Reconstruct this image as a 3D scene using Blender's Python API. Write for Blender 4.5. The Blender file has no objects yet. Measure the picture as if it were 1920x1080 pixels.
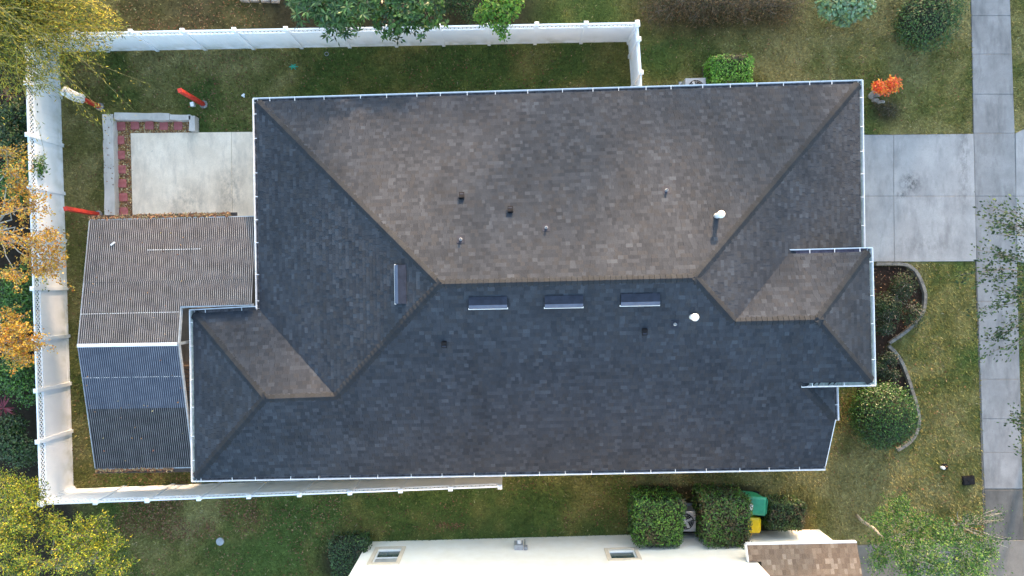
import bpy, math, random
import numpy as np
from mathutils import Matrix, Vector

# ------------------------------------------------------------------ camera, sky, sun, exposure
CAM_H, FPX = 26.0, 1280.0
scene = bpy.context.scene
SUN_ELEV, SUN_AZ = math.radians(9.0), math.radians(13.0)      # azimuth from +Y towards +X
cam_data = bpy.data.cameras.new("camera")
cam_data.sensor_width = 36.0
cam_data.lens = 24.0
cam_data.clip_end = 3000.0
cam = bpy.data.objects.new("camera", cam_data)
cam.location = (0, 0, CAM_H)
scene.collection.objects.link(cam)
scene.camera = cam

world = bpy.data.worlds.new("World")
scene.world = world
world.use_nodes = True
wn = world.node_tree
wn.nodes.clear()
w_out = wn.nodes.new("ShaderNodeOutputWorld")
w_bg = wn.nodes.new("ShaderNodeBackground")
w_sky = wn.nodes.new("ShaderNodeTexSky")
w_sky.sky_type = 'NISHITA'
w_sky.sun_disc = False
w_sky.sun_elevation = SUN_ELEV
w_sky.sun_rotation = SUN_AZ
w_sky.air_density = 1.0
w_sky.dust_density = 1.6
w_sky.ozone_density = 1.0
w_bg.inputs['Strength'].default_value = 0.15
wn.links.new(w_sky.outputs[0], w_bg.inputs['Color'])
wn.links.new(w_bg.outputs[0], w_out.inputs['Surface'])

sun_data = bpy.data.lights.new("sun", 'SUN')
sun_data.energy = 2.6
sun_data.angle = math.radians(1.8)
sun_data.color = (1.0, 0.67, 0.41)
sun = bpy.data.objects.new("sun", sun_data)
sd = Vector((math.sin(SUN_AZ) * math.cos(SUN_ELEV), math.cos(SUN_AZ) * math.cos(SUN_ELEV), math.sin(SUN_ELEV)))
sun.rotation_euler = sd.to_track_quat('Z', 'Y').to_euler()
sun.location = (10, 40, 20)
scene.collection.objects.link(sun)

scene.view_settings.view_transform = 'Standard'
scene.view_settings.look = 'None'
scene.view_settings.gamma = 1.0
scene.view_settings.use_curve_mapping = False
scene.view_settings.exposure = 2.9

# ------------------------------------------------------------------ helpers
COL = scene.collection
rng = np.random.default_rng(7)
random.seed(7)


def W(px, py, z=0.0):
    """plan position of a point of height z read off the survey picture"""
    s = (CAM_H - z) / FPX
    return np.array([(px - 960) * s, (540 - py) * s, z])


def V3(a):
    return Vector((float(a[0]), float(a[1]), float(a[2])))


def tag(o, label=None, cat=None, group=None, kind=None):
    if label: o["label"] = label
    if cat: o["category"] = cat
    if group: o["group"] = group
    if kind: o["kind"] = kind
    return o


def thing(name, loc, label, cat, group=None):
    o = bpy.data.objects.new(name, None)
    o.location = V3(loc)
    o.empty_display_size = 0.3
    COL.objects.link(o)
    return tag(o, label, cat, group)


def link(name, me, parent=None, mat=None):
    o = bpy.data.objects.new(name, me)
    COL.objects.link(o)
    if mat is not None and not me.materials:
        me.materials.append(mat)
    if parent is not None:
        o.parent = parent
        if parent.type == 'EMPTY':
            o.matrix_parent_inverse = Matrix.Translation(-parent.location)
    return o


class MB:
    """collects boxes, tubes and prisms into one mesh"""
    def __init__(self):
        self.v, self.f, self.m = [], [], []

    def add(self, vs, fs, mi=0):
        n = len(self.v)
        self.v += [tuple(map(float, p)) for p in vs]
        self.f += [tuple(i + n for i in f) for f in fs]
        self.m += [mi] * len(fs)

    def box(self, c, s, ax=(1, 0), mi=0):
        """centre, full sizes, direction of the local x axis in plan"""
        L = math.hypot(*ax[:2]); ux, uy = ax[0] / L, ax[1] / L
        vs = []
        for dz in (-.5, .5):
            for dx, dy in ((-.5, -.5), (.5, -.5), (.5, .5), (-.5, .5)):
                a, b = dx * s[0], dy * s[1]
                vs.append((c[0] + ux * a - uy * b, c[1] + uy * a + ux * b, c[2] + dz * s[2]))
        self.add(vs, [(3, 2, 1, 0), (4, 5, 6, 7), (0, 1, 5, 4), (1, 2, 6, 5), (2, 3, 7, 6), (3, 0, 4, 7)], mi)

    def obox(self, c, X, Y, Z, mi=0):
        """oriented box by half-vectors"""
        c, X, Y, Z = map(np.asarray, (c, X, Y, Z))
        vs = [c + a * X + b * Y + d * Z for d in (-1, 1) for a, b in ((-1, -1), (1, -1), (1, 1), (-1, 1))]
        self.add(vs, [(3, 2, 1, 0), (4, 5, 6, 7), (0, 1, 5, 4), (1, 2, 6, 5), (2, 3, 7, 6), (3, 0, 4, 7)], mi)

    def prism(self, poly, z0, z1, mi=0):
        n = len(poly)
        if sum(poly[i][0] * poly[(i + 1) % n][1] - poly[(i + 1) % n][0] * poly[i][1] for i in range(n)) < 0:
            poly = poly[::-1]
        vs = [(p[0], p[1], z0) for p in poly] + [(p[0], p[1], z1) for p in poly]
        fs = [tuple(range(n))[::-1], tuple(range(n, 2 * n))]
        fs += [(i, (i + 1) % n, n + (i + 1) % n, n + i) for i in range(n)]
        self.add(vs, fs, mi)

    def tube(self, pts, rad, n=7, mi=0, cap=True):
        pts = [np.asarray(p, float) for p in pts]
        k = len(pts)
        base = len(self.v)
        vs, fs = [], []
        for i, p in enumerate(pts):
            d = pts[min(i + 1, k - 1)] - pts[max(i - 1, 0)]
            d = d / (np.linalg.norm(d) + 1e-9)
            a = np.cross(d, (0.31, 0.95, 0.11)); a /= np.linalg.norm(a) + 1e-9
            b = np.cross(d, a)
            r = rad[i] if hasattr(rad, '__len__') else rad
            for j in range(n):
                t = 2 * math.pi * j / n
                vs.append(p + r * (math.cos(t) * a + math.sin(t) * b))
        for i in range(k - 1):
            for j in range(n):
                fs.append((i * n + j, i * n + (j + 1) % n, (i + 1) * n + (j + 1) % n, (i + 1) * n + j))
        if cap:
            fs.append(tuple(range(n))[::-1]); fs.append(tuple(range((k - 1) * n, k * n)))
        self.add(vs, fs, mi)

    def lathe(self, c, prof, n=16, mi=0):
        vs, fs = [], []
        for r, z in prof:
            for j in range(n):
                t = 2 * math.pi * j / n
                vs.append((c[0] + r * math.cos(t), c[1] + r * math.sin(t), c[2] + z))
        k = len(prof)
        for i in range(k - 1):
            for j in range(n):
                fs.append((i * n + j, i * n + (j + 1) % n, (i + 1) * n + (j + 1) % n, (i + 1) * n + j))
        fs.append(tuple(range(n))[::-1]); fs.append(tuple(range((k - 1) * n, k * n)))
        self.add(vs, fs, mi)

    def mesh(self, name, mats, smooth=False):
        me = bpy.data.meshes.new(name)
        me.from_pydata(self.v, [], self.f)
        for m in (mats if isinstance(mats, (list, tuple)) else [mats]):
            me.materials.append(m)
        if any(self.m):
            me.polygons.foreach_set('material_index', self.m)
        if smooth:
            me.polygons.foreach_set('use_smooth', [True] * len(me.polygons))
        me.update()
        return me

    def build(self, name, mats, parent=None, smooth=False):
        return link(name, self.mesh(name, mats, smooth), parent)


def np_mesh(name, verts, nper, mat, col=None):
    """verts (F*nper,3) -> one face each nper verts, optional per-vertex colour"""
    verts = np.ascontiguousarray(verts, np.float32)
    nv = len(verts); nf = nv // nper
    me = bpy.data.meshes.new(name)
    me.vertices.add(nv); me.loops.add(nv); me.polygons.add(nf)
    me.vertices.foreach_set('co', verts.ravel())
    me.loops.foreach_set('vertex_index', np.arange(nv, dtype=np.int32))
    me.polygons.foreach_set('loop_start', np.arange(0, nv, nper, dtype=np.int32))
    me.polygons.foreach_set('loop_total', np.full(nf, nper, np.int32))
    me.update(calc_edges=True)
    if col is not None:
        ca = me.color_attributes.new('col', 'FLOAT_COLOR', 'POINT')
        c4 = np.ones((nv, 4), np.float32); c4[:, :3] = col
        ca.data.foreach_set('color', c4.ravel())
    me.materials.append(mat)
    return me


# ---- value noise for plan colours
_lat = np.random.default_rng(3).random((256, 256))


def vnoise(x, y, sc, seed=0):
    x = np.asarray(x) / sc + 37.3 * seed + 1000.; y = np.asarray(y) / sc + 11.7 * seed + 1000.
    xi = np.floor(x).astype(int); yi = np.floor(y).astype(int)
    fx = x - xi; fy = y - yi
    fx = fx * fx * (3 - 2 * fx); fy = fy * fy * (3 - 2 * fy)
    g = lambda a, b: _lat[a % 256, b % 256]
    return (g(xi, yi) * (1 - fx) + g(xi + 1, yi) * fx) * (1 - fy) + (g(xi, yi + 1) * (1 - fx) + g(xi + 1, yi + 1) * fx) * fy


def fbm(x, y, sc, seed=0):
    return (vnoise(x, y, sc, seed) + .5 * vnoise(x, y, sc / 2.1, seed + 1) + .25 * vnoise(x, y, sc / 4.3, seed + 2)) / 1.75


def sstep(a, b, x):
    t = np.clip((x - a) / (b - a), 0, 1)
    return t * t * (3 - 2 * t)


def in_poly(u, v, poly):
    u = np.asarray(u); v = np.asarray(v)
    r = np.zeros(u.shape, bool)
    n = len(poly)
    for i in range(n):
        x0, y0 = poly[i]; x1, y1 = poly[(i + 1) % n]
        if y0 == y1: continue
        c = ((y0 > v) != (y1 > v)) & (u < (x1 - x0) * (v - y0) / (y1 - y0) + x0)
        r ^= c
    return r


# ------------------------------------------------------------------ materials
def new_mat(name):
    m = bpy.data.materials.new(name)
    m.use_nodes = True
    nt = m.node_tree
    return m, nt, nt.nodes['Principled BSDF']


def N(nt, t, **kw):
    n = nt.nodes.new(t)
    for k, v in kw.items():
        setattr(n, k, v)
    return n


def noisy(name, c1, c2, scale=3.0, rough=.7, bump=0.0, bscale=60., detail=6., c3=None, metallic=0., spec=.5, lo=.35, hi=.65, stretch=None):
    m, nt, b = new_mat(name)
    tc = N(nt, 'ShaderNodeTexCoord')
    src = tc.outputs['Object']
    if stretch:
        mp = N(nt, 'ShaderNodeMapping'); mp.inputs['Scale'].default_value = stretch
        nt.links.new(src, mp.inputs[0]); src = mp.outputs[0]
    no = N(nt, 'ShaderNodeTexNoise'); no.inputs['Scale'].default_value = scale; no.inputs['Detail'].default_value = detail
    no.inputs['Roughness'].default_value = .62
    nt.links.new(src, no.inputs['Vector'])
    cr = N(nt, 'ShaderNodeValToRGB')
    cr.color_ramp.elements[0].position = lo; cr.color_ramp.elements[0].color = (*c1, 1)
    cr.color_ramp.elements[1].position = hi; cr.color_ramp.elements[1].color = (*c2, 1)
    if c3:
        e = cr.color_ramp.elements.new(min(.98, hi + .14)); e.color = (*c3, 1)
    nt.links.new(no.outputs['Fac'], cr.inputs[0])
    nt.links.new(cr.outputs[0], b.inputs['Base Color'])
    b.inputs['Roughness'].default_value = rough
    b.inputs['Metallic'].default_value = metallic
    b.inputs['Specular IOR Level'].default_value = spec
    if bump:
        n2 = N(nt, 'ShaderNodeTexNoise'); n2.inputs['Scale'].default_value = bscale; n2.inputs['Detail'].default_value = 4
        nt.links.new(tc.outputs['Object'], n2.inputs['Vector'])
        bp = N(nt, 'ShaderNodeBump'); bp.inputs['Strength'].default_value = bump; bp.inputs['Distance'].default_value = .02
        nt.links.new(n2.outputs['Fac'], bp.inputs['Height'])
        nt.links.new(bp.outputs[0], b.inputs['Normal'])
    return m


def attr_mat(name, rough=.8, spec=.3, transl=0.0, noise=0.0, nscale=40., bump=0.0, weather=()):
    """colour from the per-piece attribute, with a little grain on top"""
    m, nt, b = new_mat(name)
    at = N(nt, 'ShaderNodeAttribute', attribute_name='col')
    src = at.outputs['Color']
    if noise:
        tc = N(nt, 'ShaderNodeTexCoord')
        no = N(nt, 'ShaderNodeTexNoise'); no.inputs['Scale'].default_value = nscale; no.inputs['Detail'].default_value = 5
        nt.links.new(tc.outputs['Object'], no.inputs['Vector'])
        mr = N(nt, 'ShaderNodeMapRange'); mr.inputs[1].default_value = .25; mr.inputs[2].default_value = .75
        mr.inputs[3].default_value = 1 - noise; mr.inputs[4].default_value = 1 + noise
        nt.links.new(no.outputs['Fac'], mr.inputs[0])
        vm = N(nt, 'ShaderNodeVectorMath', operation='SCALE')
        nt.links.new(src, vm.inputs[0]); nt.links.new(mr.outputs[0], vm.inputs['Scale'])
        src = vm.outputs[0]
        for sc_, st_, k_ in weather:
            mp = N(nt, 'ShaderNodeMapping'); mp.inputs['Scale'].default_value = st_
            nt.links.new(tc.outputs['Object'], mp.inputs[0])
            n3 = N(nt, 'ShaderNodeTexNoise'); n3.inputs['Scale'].default_value = sc_; n3.inputs['Detail'].default_value = 5
            nt.links.new(mp.outputs[0], n3.inputs['Vector'])
            m3 = N(nt, 'ShaderNodeMapRange'); m3.inputs[1].default_value = .3; m3.inputs[2].default_value = .7; m3.inputs[3].default_value = 1 - k_; m3.inputs[4].default_value = 1 + k_
            nt.links.new(n3.outputs['Fac'], m3.inputs[0])
            v3_ = N(nt, 'ShaderNodeVectorMath', operation='SCALE'); nt.links.new(src, v3_.inputs[0]); nt.links.new(m3.outputs[0], v3_.inputs['Scale'])
            src = v3_.outputs[0]
        if bump:
            bp = N(nt, 'ShaderNodeBump'); bp.inputs['Strength'].default_value = bump; bp.inputs['Distance'].default_value = .02
            nt.links.new(no.outputs['Fac'], bp.inputs['Height']); nt.links.new(bp.outputs[0], b.inputs['Normal'])
    nt.links.new(src, b.inputs['Base Color'])
    b.inputs['Roughness'].default_value = rough
    b.inputs['Specular IOR Level'].default_value = spec
    if transl:
        tr = N(nt, 'ShaderNodeBsdfTranslucent'); nt.links.new(src, tr.inputs['Color'])
        mx = N(nt, 'ShaderNodeMixShader'); mx.inputs[0].default_value = transl
        out = nt.nodes['Material Output']
        nt.links.new(b.outputs[0], mx.inputs[1]); nt.links.new(tr.outputs[0], mx.inputs[2])
        nt.links.new(mx.outputs[0], out.inputs['Surface'])
    return m


def concrete(name, c_lo, c_hi, stain, marks=(), seed=0.):
    """broomed slab: broad mottling, streaks, fine grain, dark specks and stains with their own shape"""
    m, nt, b = new_mat(name)
    L = nt.links.new
    tc = N(nt, 'ShaderNodeTexCoord')
    def noise(sc, det, rough=.6, stretch=None, off=0.):
        mp = N(nt, 'ShaderNodeMapping'); mp.inputs['Location'].default_value = (seed + off, off * 2.3, 0)
        if stretch: mp.inputs['Scale'].default_value = stretch
        L(tc.outputs['Object'], mp.inputs[0])
        n_ = N(nt, 'ShaderNodeTexNoise'); n_.inputs['Scale'].default_value = sc; n_.inputs['Detail'].default_value = det; n_.inputs['Roughness'].default_value = rough
        L(mp.outputs[0], n_.inputs['Vector'])
        return n_.outputs['Fac']
    def ramp(f, a, b_, lo=0., hi=1.):
        r_ = N(nt, 'ShaderNodeMapRange'); r_.inputs[1].default_value = a; r_.inputs[2].default_value = b_; r_.inputs[3].default_value = lo; r_.inputs[4].default_value = hi
        L(f, r_.inputs[0]); return r_.outputs[0]
    def mix(f, a, b_):
        x = N(nt, 'ShaderNodeMix', data_type='RGBA')
        L(f, x.inputs['Factor'])
        for sock, val in ((x.inputs['A'], a), (x.inputs['B'], b_)):
            if isinstance(val, tuple): sock.default_value = (*val, 1)
            else: L(val, sock)
        return x.outputs['Result']
    col = mix(ramp(noise(.9, 10, .68), .34, .66), c_lo, c_hi)
    col = mix(ramp(noise(2.2, 9, .7, (1, .3, 1), 5.), .48, .70, 0, .75), col, stain)
    col = mix(ramp(noise(9., 8, .75, None, 9.), .60, .72, 0, .5), col, tuple(x * .72 for x in stain))
    col = mix(ramp(noise(38., 3, .6, None, 3.), .3, .7, 0, .35), col, tuple(x * .7 for x in c_lo))
    for (mx, my, rx, ry, k) in marks:
        mp = N(nt, 'ShaderNodeMapping'); mp.inputs['Location'].default_value = (-mx / rx, -my / ry, 0); mp.inputs['Scale'].default_value = (1 / rx, 1 / ry, 0)
        L(tc.outputs['Object'], mp.inputs[0])
        ln_ = N(nt, 'ShaderNodeVectorMath', operation='LENGTH'); L(mp.outputs[0], ln_.inputs[0])
        a_ = N(nt, 'ShaderNodeMath', operation='MULTIPLY'); L(ramp(ln_.outputs['Value'], .2, 1., 1., 0.), a_.inputs[0]); L(ramp(noise(7., 8, .75, (1, .6, 1), mx), .42, .60), a_.inputs[1])
        a2 = N(nt, 'ShaderNodeMath', operation='MULTIPLY'); L(a_.outputs[0], a2.inputs[0]); a2.inputs[1].default_value = k
        col = mix(a2.outputs[0], col, (.035, .036, .04))
    L(col, b.inputs['Base Color'])
    b.inputs['Roughness'].default_value = .88; b.inputs['Specular IOR Level'].default_value = .3
    bp = N(nt, 'ShaderNodeBump'); bp.inputs['Strength'].default_value = .3; bp.inputs['Distance'].default_value = .01
    L(noise(60., 4), bp.inputs['Height']); L(bp.outputs[0], b.inputs['Normal'])
    return m


M = {}
M['ground'] = attr_mat('lawn_soil', .95, .1, 0, .35, 9., .6)
M['grass'] = attr_mat('grass_blade', .75, .2, .25)
M['leaf'] = attr_mat('leaf', .5, .4, .3)
M['gloss_leaf'] = attr_mat('glossy_leaf', .38, .45, .2)
M['litter'] = attr_mat('dry_leaf', .85, .2, .1)
M['shingle'] = attr_mat('asphalt_shingle', .93, .12, 0, .22, 55., .35, ((.7, (1, 1, 1), .11), (2.2, (1, .22, .3), .09)))
M['tanshingle'] = attr_mat('tan_shingle', .93, .12, 0, .25, 40., .3)
M['vinyl'] = noisy('white_vinyl', (.80, .835, .88), (.87, .90, .94), 1.3, .45, lo=.3, hi=.6)
_nt = M['vinyl'].node_tree; _b = _nt.nodes['Principled BSDF']; _src = _b.inputs['Base Color'].links[0].from_socket
_tc = N(_nt, 'ShaderNodeTexCoord'); _sx = N(_nt, 'ShaderNodeSeparateXYZ'); _nt.links.new(_tc.outputs['Object'], _sx.inputs[0])
_n2 = N(_nt, 'ShaderNodeTexNoise'); _n2.inputs['Scale'].default_value = 2.4; _n2.inputs['Detail'].default_value = 7; _nt.links.new(_tc.outputs['Object'], _n2.inputs['Vector'])
_h = N(_nt, 'ShaderNodeMapRange'); _h.inputs[1].default_value = .75; _h.inputs[2].default_value = .0; _nt.links.new(_sx.outputs['Z'], _h.inputs[0])
_k = N(_nt, 'ShaderNodeMapRange'); _k.inputs[1].default_value = .42; _k.inputs[2].default_value = .68; _k.inputs[4].default_value = .75; _nt.links.new(_n2.outputs['Fac'], _k.inputs[0])
_m = N(_nt, 'ShaderNodeMath', operation='MULTIPLY'); _nt.links.new(_h.outputs[0], _m.inputs[0]); _nt.links.new(_k.outputs[0], _m.inputs[1])
_x = N(_nt, 'ShaderNodeMix', data_type='RGBA'); _nt.links.new(_m.outputs[0], _x.inputs['Factor']); _nt.links.new(_src, _x.inputs['A']); _x.inputs['B'].default_value = (.42, .44, .36, 1)
_nt.links.new(_x.outputs['Result'], _b.inputs['Base Color'])
M['gutter'] = noisy('gutter_white', (.70, .70, .715), (.84, .84, .85), 5., .4)
M['gutter_in'] = noisy('gutter_debris', (.05, .045, .05), (.20, .19, .20), 7., .8)
M['gutter_green'] = noisy('gutter_algae', (.33, .40, .35), (.62, .66, .62), 6., .7)
M['stucco'] = noisy('cream_stucco', (.84, .80, .70), (.89, .86, .78), 2., .9, .35, 90.)
M['hstucco'] = noisy('house_stucco', (.50, .45, .37), (.58, .53, .45), 2., .9, .35, 90.)
M['concrete'] = concrete('drive_concrete', (.255, .257, .263), (.36, .361, .366), (.16, .163, .172), ((15.15, 4.0, .55, .5, .9), (14.85, 3.55, .3, .18, .8), (17.2, 4.9, .3, 3.2, .45), (15.8, 1.6, 1.8, .5, .3)))
M['walk'] = concrete('walk_concrete', (.18, .183, .19), (.275, .279, .286), (.09, .092, .097), seed=4.)
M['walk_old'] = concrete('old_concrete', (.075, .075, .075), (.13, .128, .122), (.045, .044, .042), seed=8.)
M['walk_tan'] = concrete('tan_concrete', (.14, .13, .117), (.20, .187, .17), (.09, .08, .07), seed=12.)
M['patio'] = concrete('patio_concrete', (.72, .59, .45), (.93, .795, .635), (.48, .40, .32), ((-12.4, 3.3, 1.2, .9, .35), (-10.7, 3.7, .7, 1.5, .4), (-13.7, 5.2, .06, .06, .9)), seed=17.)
M['joint'] = noisy('joint_dirt', (.075, .075, .07), (.12, .115, .105), 8., .95)
M['block'] = concrete('wall_block', (.46, .43, .39), (.64, .60, .55), (.30, .28, .25), seed=21.)
M['kerb'] = noisy('edging_concrete', (.10, .096, .088), (.20, .192, .172), 6., .95, .5, 40.)
M['paver'] = noisy('red_paver', (.33, .085, .085), (.43, .14, .13), 6., .85, .3, 70.)
M['redpost'] = noisy('red_paint', (.36, .02, .012), (.55, .045, .025), 7., .6, .2, 60.)
M['cloth'] = noisy('pale_tarp', (.46, .45, .45), (.70, .70, .70), 9., .7)
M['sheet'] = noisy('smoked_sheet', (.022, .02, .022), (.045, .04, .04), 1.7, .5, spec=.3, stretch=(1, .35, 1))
M['sheet_sky_tint'] = noisy('sky_tinted_sheet', (.022, .032, .055), (.042, .052, .08), 1.7, .4, spec=.4, stretch=(1, .35, 1))  # sky reflection painted in as a blue sheet colour
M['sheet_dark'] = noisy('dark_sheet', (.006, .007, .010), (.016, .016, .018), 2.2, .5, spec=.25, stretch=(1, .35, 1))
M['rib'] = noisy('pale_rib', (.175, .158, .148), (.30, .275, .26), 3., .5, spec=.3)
M['rib_sky_tint'] = noisy('sky_tinted_rib', (.11, .12, .15), (.18, .19, .225), 3., .5, spec=.3)  # same sky reflection put into the rib colour
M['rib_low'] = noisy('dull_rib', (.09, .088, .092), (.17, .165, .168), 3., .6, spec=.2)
M['screw'] = noisy('screw_washer', (.5, .48, .46), (.65, .63, .6), 6., .5)
M['steel'] = noisy('dull_metal', (.45, .46, .47), (.62, .63, .64), 9., .45, metallic=.3)
M['ventbox'] = noisy('vent_blue', (.016, .02, .032), (.026, .032, .05), 5., .7, spec=.2)
M['ventface'] = noisy('vent_face', (.05, .07, .12), (.07, .095, .155), 5., .6)
M['whitepaint'] = noisy('white_paint', (.74, .74, .74), (.84, .84, .84), 4., .4)
M['black'] = noisy('black_plastic', (.010, .010, .012), (.022, .022, .024), 9., .85, spec=.08)
M['bark'] = noisy('bark', (.10, .08, .06), (.24, .20, .165), 14., .95, .5, 40., stretch=(1, 1, .3))
M['palebark'] = noisy('pale_bark', (.26, .23, .19), (.44, .40, .34), 14., .9, .4, 40.)
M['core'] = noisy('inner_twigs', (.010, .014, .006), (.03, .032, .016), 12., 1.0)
M['glass'] = noisy('window_glass', (.03, .05, .05), (.07, .11, .105), 1.5, .08, spec=.8)
M['blind'] = noisy('window_blind', (.30, .31, .29), (.38, .39, .37), 3., .6)
M['trim'] = noisy('cream_trim', (.62, .52, .40), (.70, .60, .47), 3., .8)
M['greenbin'] = noisy('green_plastic', (.01, .20, .115), (.02, .27, .16), 5., .42)
M['yellowbin'] = noisy('yellow_plastic', (.68, .46, .005), (.78, .55, .01), 5., .42)
M['acmetal'] = noisy('ac_metal', (.28, .29, .31), (.40, .41, .43), 5., .5, metallic=.2)
M['wood'] = noisy('grey_wood', (.055, .04, .032), (.12, .09, .07), 5., .85, stretch=(1, 9, 1))
M['stone'] = noisy('grey_stone', (.16, .155, .15), (.32, .31, .30), 6., .9, .6, 20.)
M['teal'] = noisy('teal_plastic', (.02, .30, .20), (.04, .38, .26), 5., .4)


def pal(cols, n, jitter=.18, weights=None):
    cols = np.asarray(cols, float)
    i = rng.choice(len(cols), n, p=weights)
    c = cols[i] * (1 + jitter * rng.standard_normal((n, 1))) * (1 + .05 * rng.standard_normal((n, 3)))
    return np.clip(c, .003, .95)


# ------------------------------------------------------------------ ground
LAWN_GREEN = np.array([.092, .135, .034]); LAWN_OLIVE = np.array([.172, .168, .050])
LAWN_TAN = np.array([.275, .240, .098]); SOIL_SHADE = np.array([.030, .024, .018]); MULCH = np.array([.042, .027, .02])
DRY = np.array([.14, .115, .075])

BED1 = [(1600, 497), (1697, 497), (1722, 520), (1734, 552), (1733, 578), (1715, 607), (1690, 628), (1664, 644),
        (1668, 650), (1686, 672), (1699, 700), (1712, 738), (1722, 770), (1718, 805), (1700, 832), (1678, 845), (1640, 845), (1600, 800)]
FENCE_IN_W = [(111, 125), (138, 915)]


def uv(x, y):
    return 960 + np.asarray(x) * FPX / CAM_H, 540 - np.asarray(y) * FPX / CAM_H


def lawn_weights(x, y):
    """tan share, green share, soil share of the ground at a plan position"""
    u, v = uv(x, y)
    big = fbm(x, y, 5.0, 1); med = fbm(x, y, 1.6, 5); sml = fbm(x, y, .5, 9)
    dry = .42 + .0 * u
    dry = dry + .30 * sstep(1190, 1330, u) * (1 - sstep(880, 1010, v) * .35)          # front lawn is drier
    dry = dry - .22 * sstep(560, 900, u) * sstep(1190, 1150, u) * sstep(200, 120, v) # side yard greener
    dry = dry + .32 * sstep(215, 150, u) * sstep(250, 330, v) * sstep(900, 760, v)
    dry = dry - .26 * sstep(890, 930, v) * sstep(1230, 1150, u) * sstep(380, 480, u)
    dry = dry + .20 * sstep(560, 430, u) * sstep(270, 200, v)
    dry = dry + 1.15 * (big - .5) + .75 * (med - .5) + .5 * (sml - .5)
    tan = sstep(.38, .92, dry)
    grn = sstep(.52, .12, dry)
    wx = 111 + (v - 125) * 27 / 790
    soil_shade = sstep(wx + 1, wx - 8, u)                                                   # beyond the west fence
    soil_shade = np.maximum(soil_shade, sstep(360, 540, u) * sstep(1060, 960, u) * sstep(95, 55, v + 40 * (med - .5)) * .9)  # dark earth plus tree shade behind the side fence, both painted in
    soil_shade = np.maximum(soil_shade, sstep(180, 260, u) * sstep(560, 480, u) * sstep(75, 50, v) * (.35 + .5 * med))  # lawn in shade, its darkness put into the ground colour
    soil_shade = np.maximum(soil_shade, in_poly(u, v, BED1) * 1.0)
    soil_shade = np.maximum(soil_shade, sstep(945, 930, v - 16 * (med - .5)) * sstep(905, 915, v) * sstep(1170, 1215, u) * sstep(1440, 1400, u) * .85)
    soil_shade = np.maximum(soil_shade, sstep(930, 945, v) * sstep(1175, 1190, u) * sstep(1530, 1500, u) * .95)
    soil_shade = np.maximum(soil_shade, sstep(160, 60, np.hypot(u - 90, v - 1030) - 60 * (med - .5)) * .9)
    soil_shade = np.maximum(soil_shade, sstep(42, 12, np.hypot(u - 1662, (v - 208) * 1.1)) * .8)
    soil_shade = np.maximum(soil_shade, sstep(1150, 1260, u) * sstep(1530, 1440, u) * sstep(90, 30, v + 30 * (med - .5)) * .85)
    soil_shade = np.maximum(soil_shade, sstep(70, 30, np.hypot(u - 650, v - 1055)) * .9)
    return tan, grn, np.clip(soil_shade, 0, 1), sml


def lawn_col(x, y):
    tan, grn, soil_shade, sml = lawn_weights(x, y)
    c = LAWN_OLIVE + (LAWN_GREEN - LAWN_OLIVE) * grn[..., None]
    c = c + (LAWN_TAN - c) * tan[..., None]
    u, v = uv(x, y)
    s = np.where((in_poly(u, v, BED1))[..., None], MULCH, SOIL_SHADE)
    c = c + (s - c) * soil_shade[..., None]
    return c * (.8 + .4 * sml[..., None])


def axis(lo, hi, st):
    far = [-900, -400, -180, -90, -50, -34]
    return np.array([f + lo + 20 for f in far] + list(np.arange(lo, hi + st / 2, st)) + [hi - 20 - f for f in far[::-1]])


gx, gy = axis(-22, 22, .2), axis(-14, 14, .2)
GX, GY = np.meshgrid(gx, gy)
nx, ny = len(gx), len(gy)
gz = np.where((np.abs(GX) < 22) & (np.abs(GY) < 14), (fbm(GX, GY, 1.5, 20) - .5) * .05, 0) - .02
gc = lawn_col(GX, GY) * .78
me = bpy.data.meshes.new('ground')
vs = np.stack([GX, GY, gz], -1).reshape(-1, 3)
ii = (np.arange(ny - 1)[:, None] * nx + np.arange(nx - 1)[None]).ravel()
me.from_pydata(vs.tolist(), [], np.stack([ii, ii + 1, ii + nx + 1, ii + nx], -1).tolist())
ca = me.color_attributes.new('col', 'FLOAT_COLOR', 'POINT')
c4 = np.ones((nx * ny, 4), np.float32); c4[:, :3] = gc.reshape(-1, 3)
ca.data.foreach_set('color', c4.ravel())
me.materials.append(M['ground'])
me.polygons.foreach_set('use_smooth', [True] * len(me.polygons))
tag(link('ground', me), kind='structure')


# ------------------------------------------------------------------ pavings
def slab_poly(a, b, c, d, gap=.0045):
    ps = [np.asarray(p[:2]) for p in (a, b, c, d)]
    ce = sum(ps) / 4
    return [p + (ce - p) / np.linalg.norm(ce - p) * gap * 1.6 for p in ps]


def paving(name, polys, base_poly, mats, z=.02, th=.10):
    mb = MB(); mb.prism([p[:2] for p in base_poly], -.12, z - .018)
    root = tag(mb.build(name, M['joint']), kind='structure')
    for i, p in enumerate(polys):
        m = MB()
        q = slab_poly(*[W(*t) for t in p])
        dz = random.uniform(-.004, .004)
        n = 4
        ce = sum(q) / 4
        qi = [t + (ce - t) / np.linalg.norm(ce - t) * .012 for t in q]
        if sum(q[k][0] * q[(k + 1) % 4][1] - q[(k + 1) % 4][0] * q[k][1] for k in range(4)) < 0:
            q, qi = q[::-1], qi[::-1]
        vv = [(*t, z - th) for t in q] + [(*t, z + dz - .008) for t in q] + [(*t, z + dz) for t in qi]
        ff = [(8, 9, 10, 11)] + [(k, (k + 1) % 4, 4 + (k + 1) % 4, 4 + k) for k in range(4)] + [(4 + k, 4 + (k + 1) % 4, 8 + (k + 1) % 4, 8 + k) for k in range(4)]
        m.add(vv, ff)
        m.build('slab', mats[i] if isinstance(mats, list) else mats, root)
    return root


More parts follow.
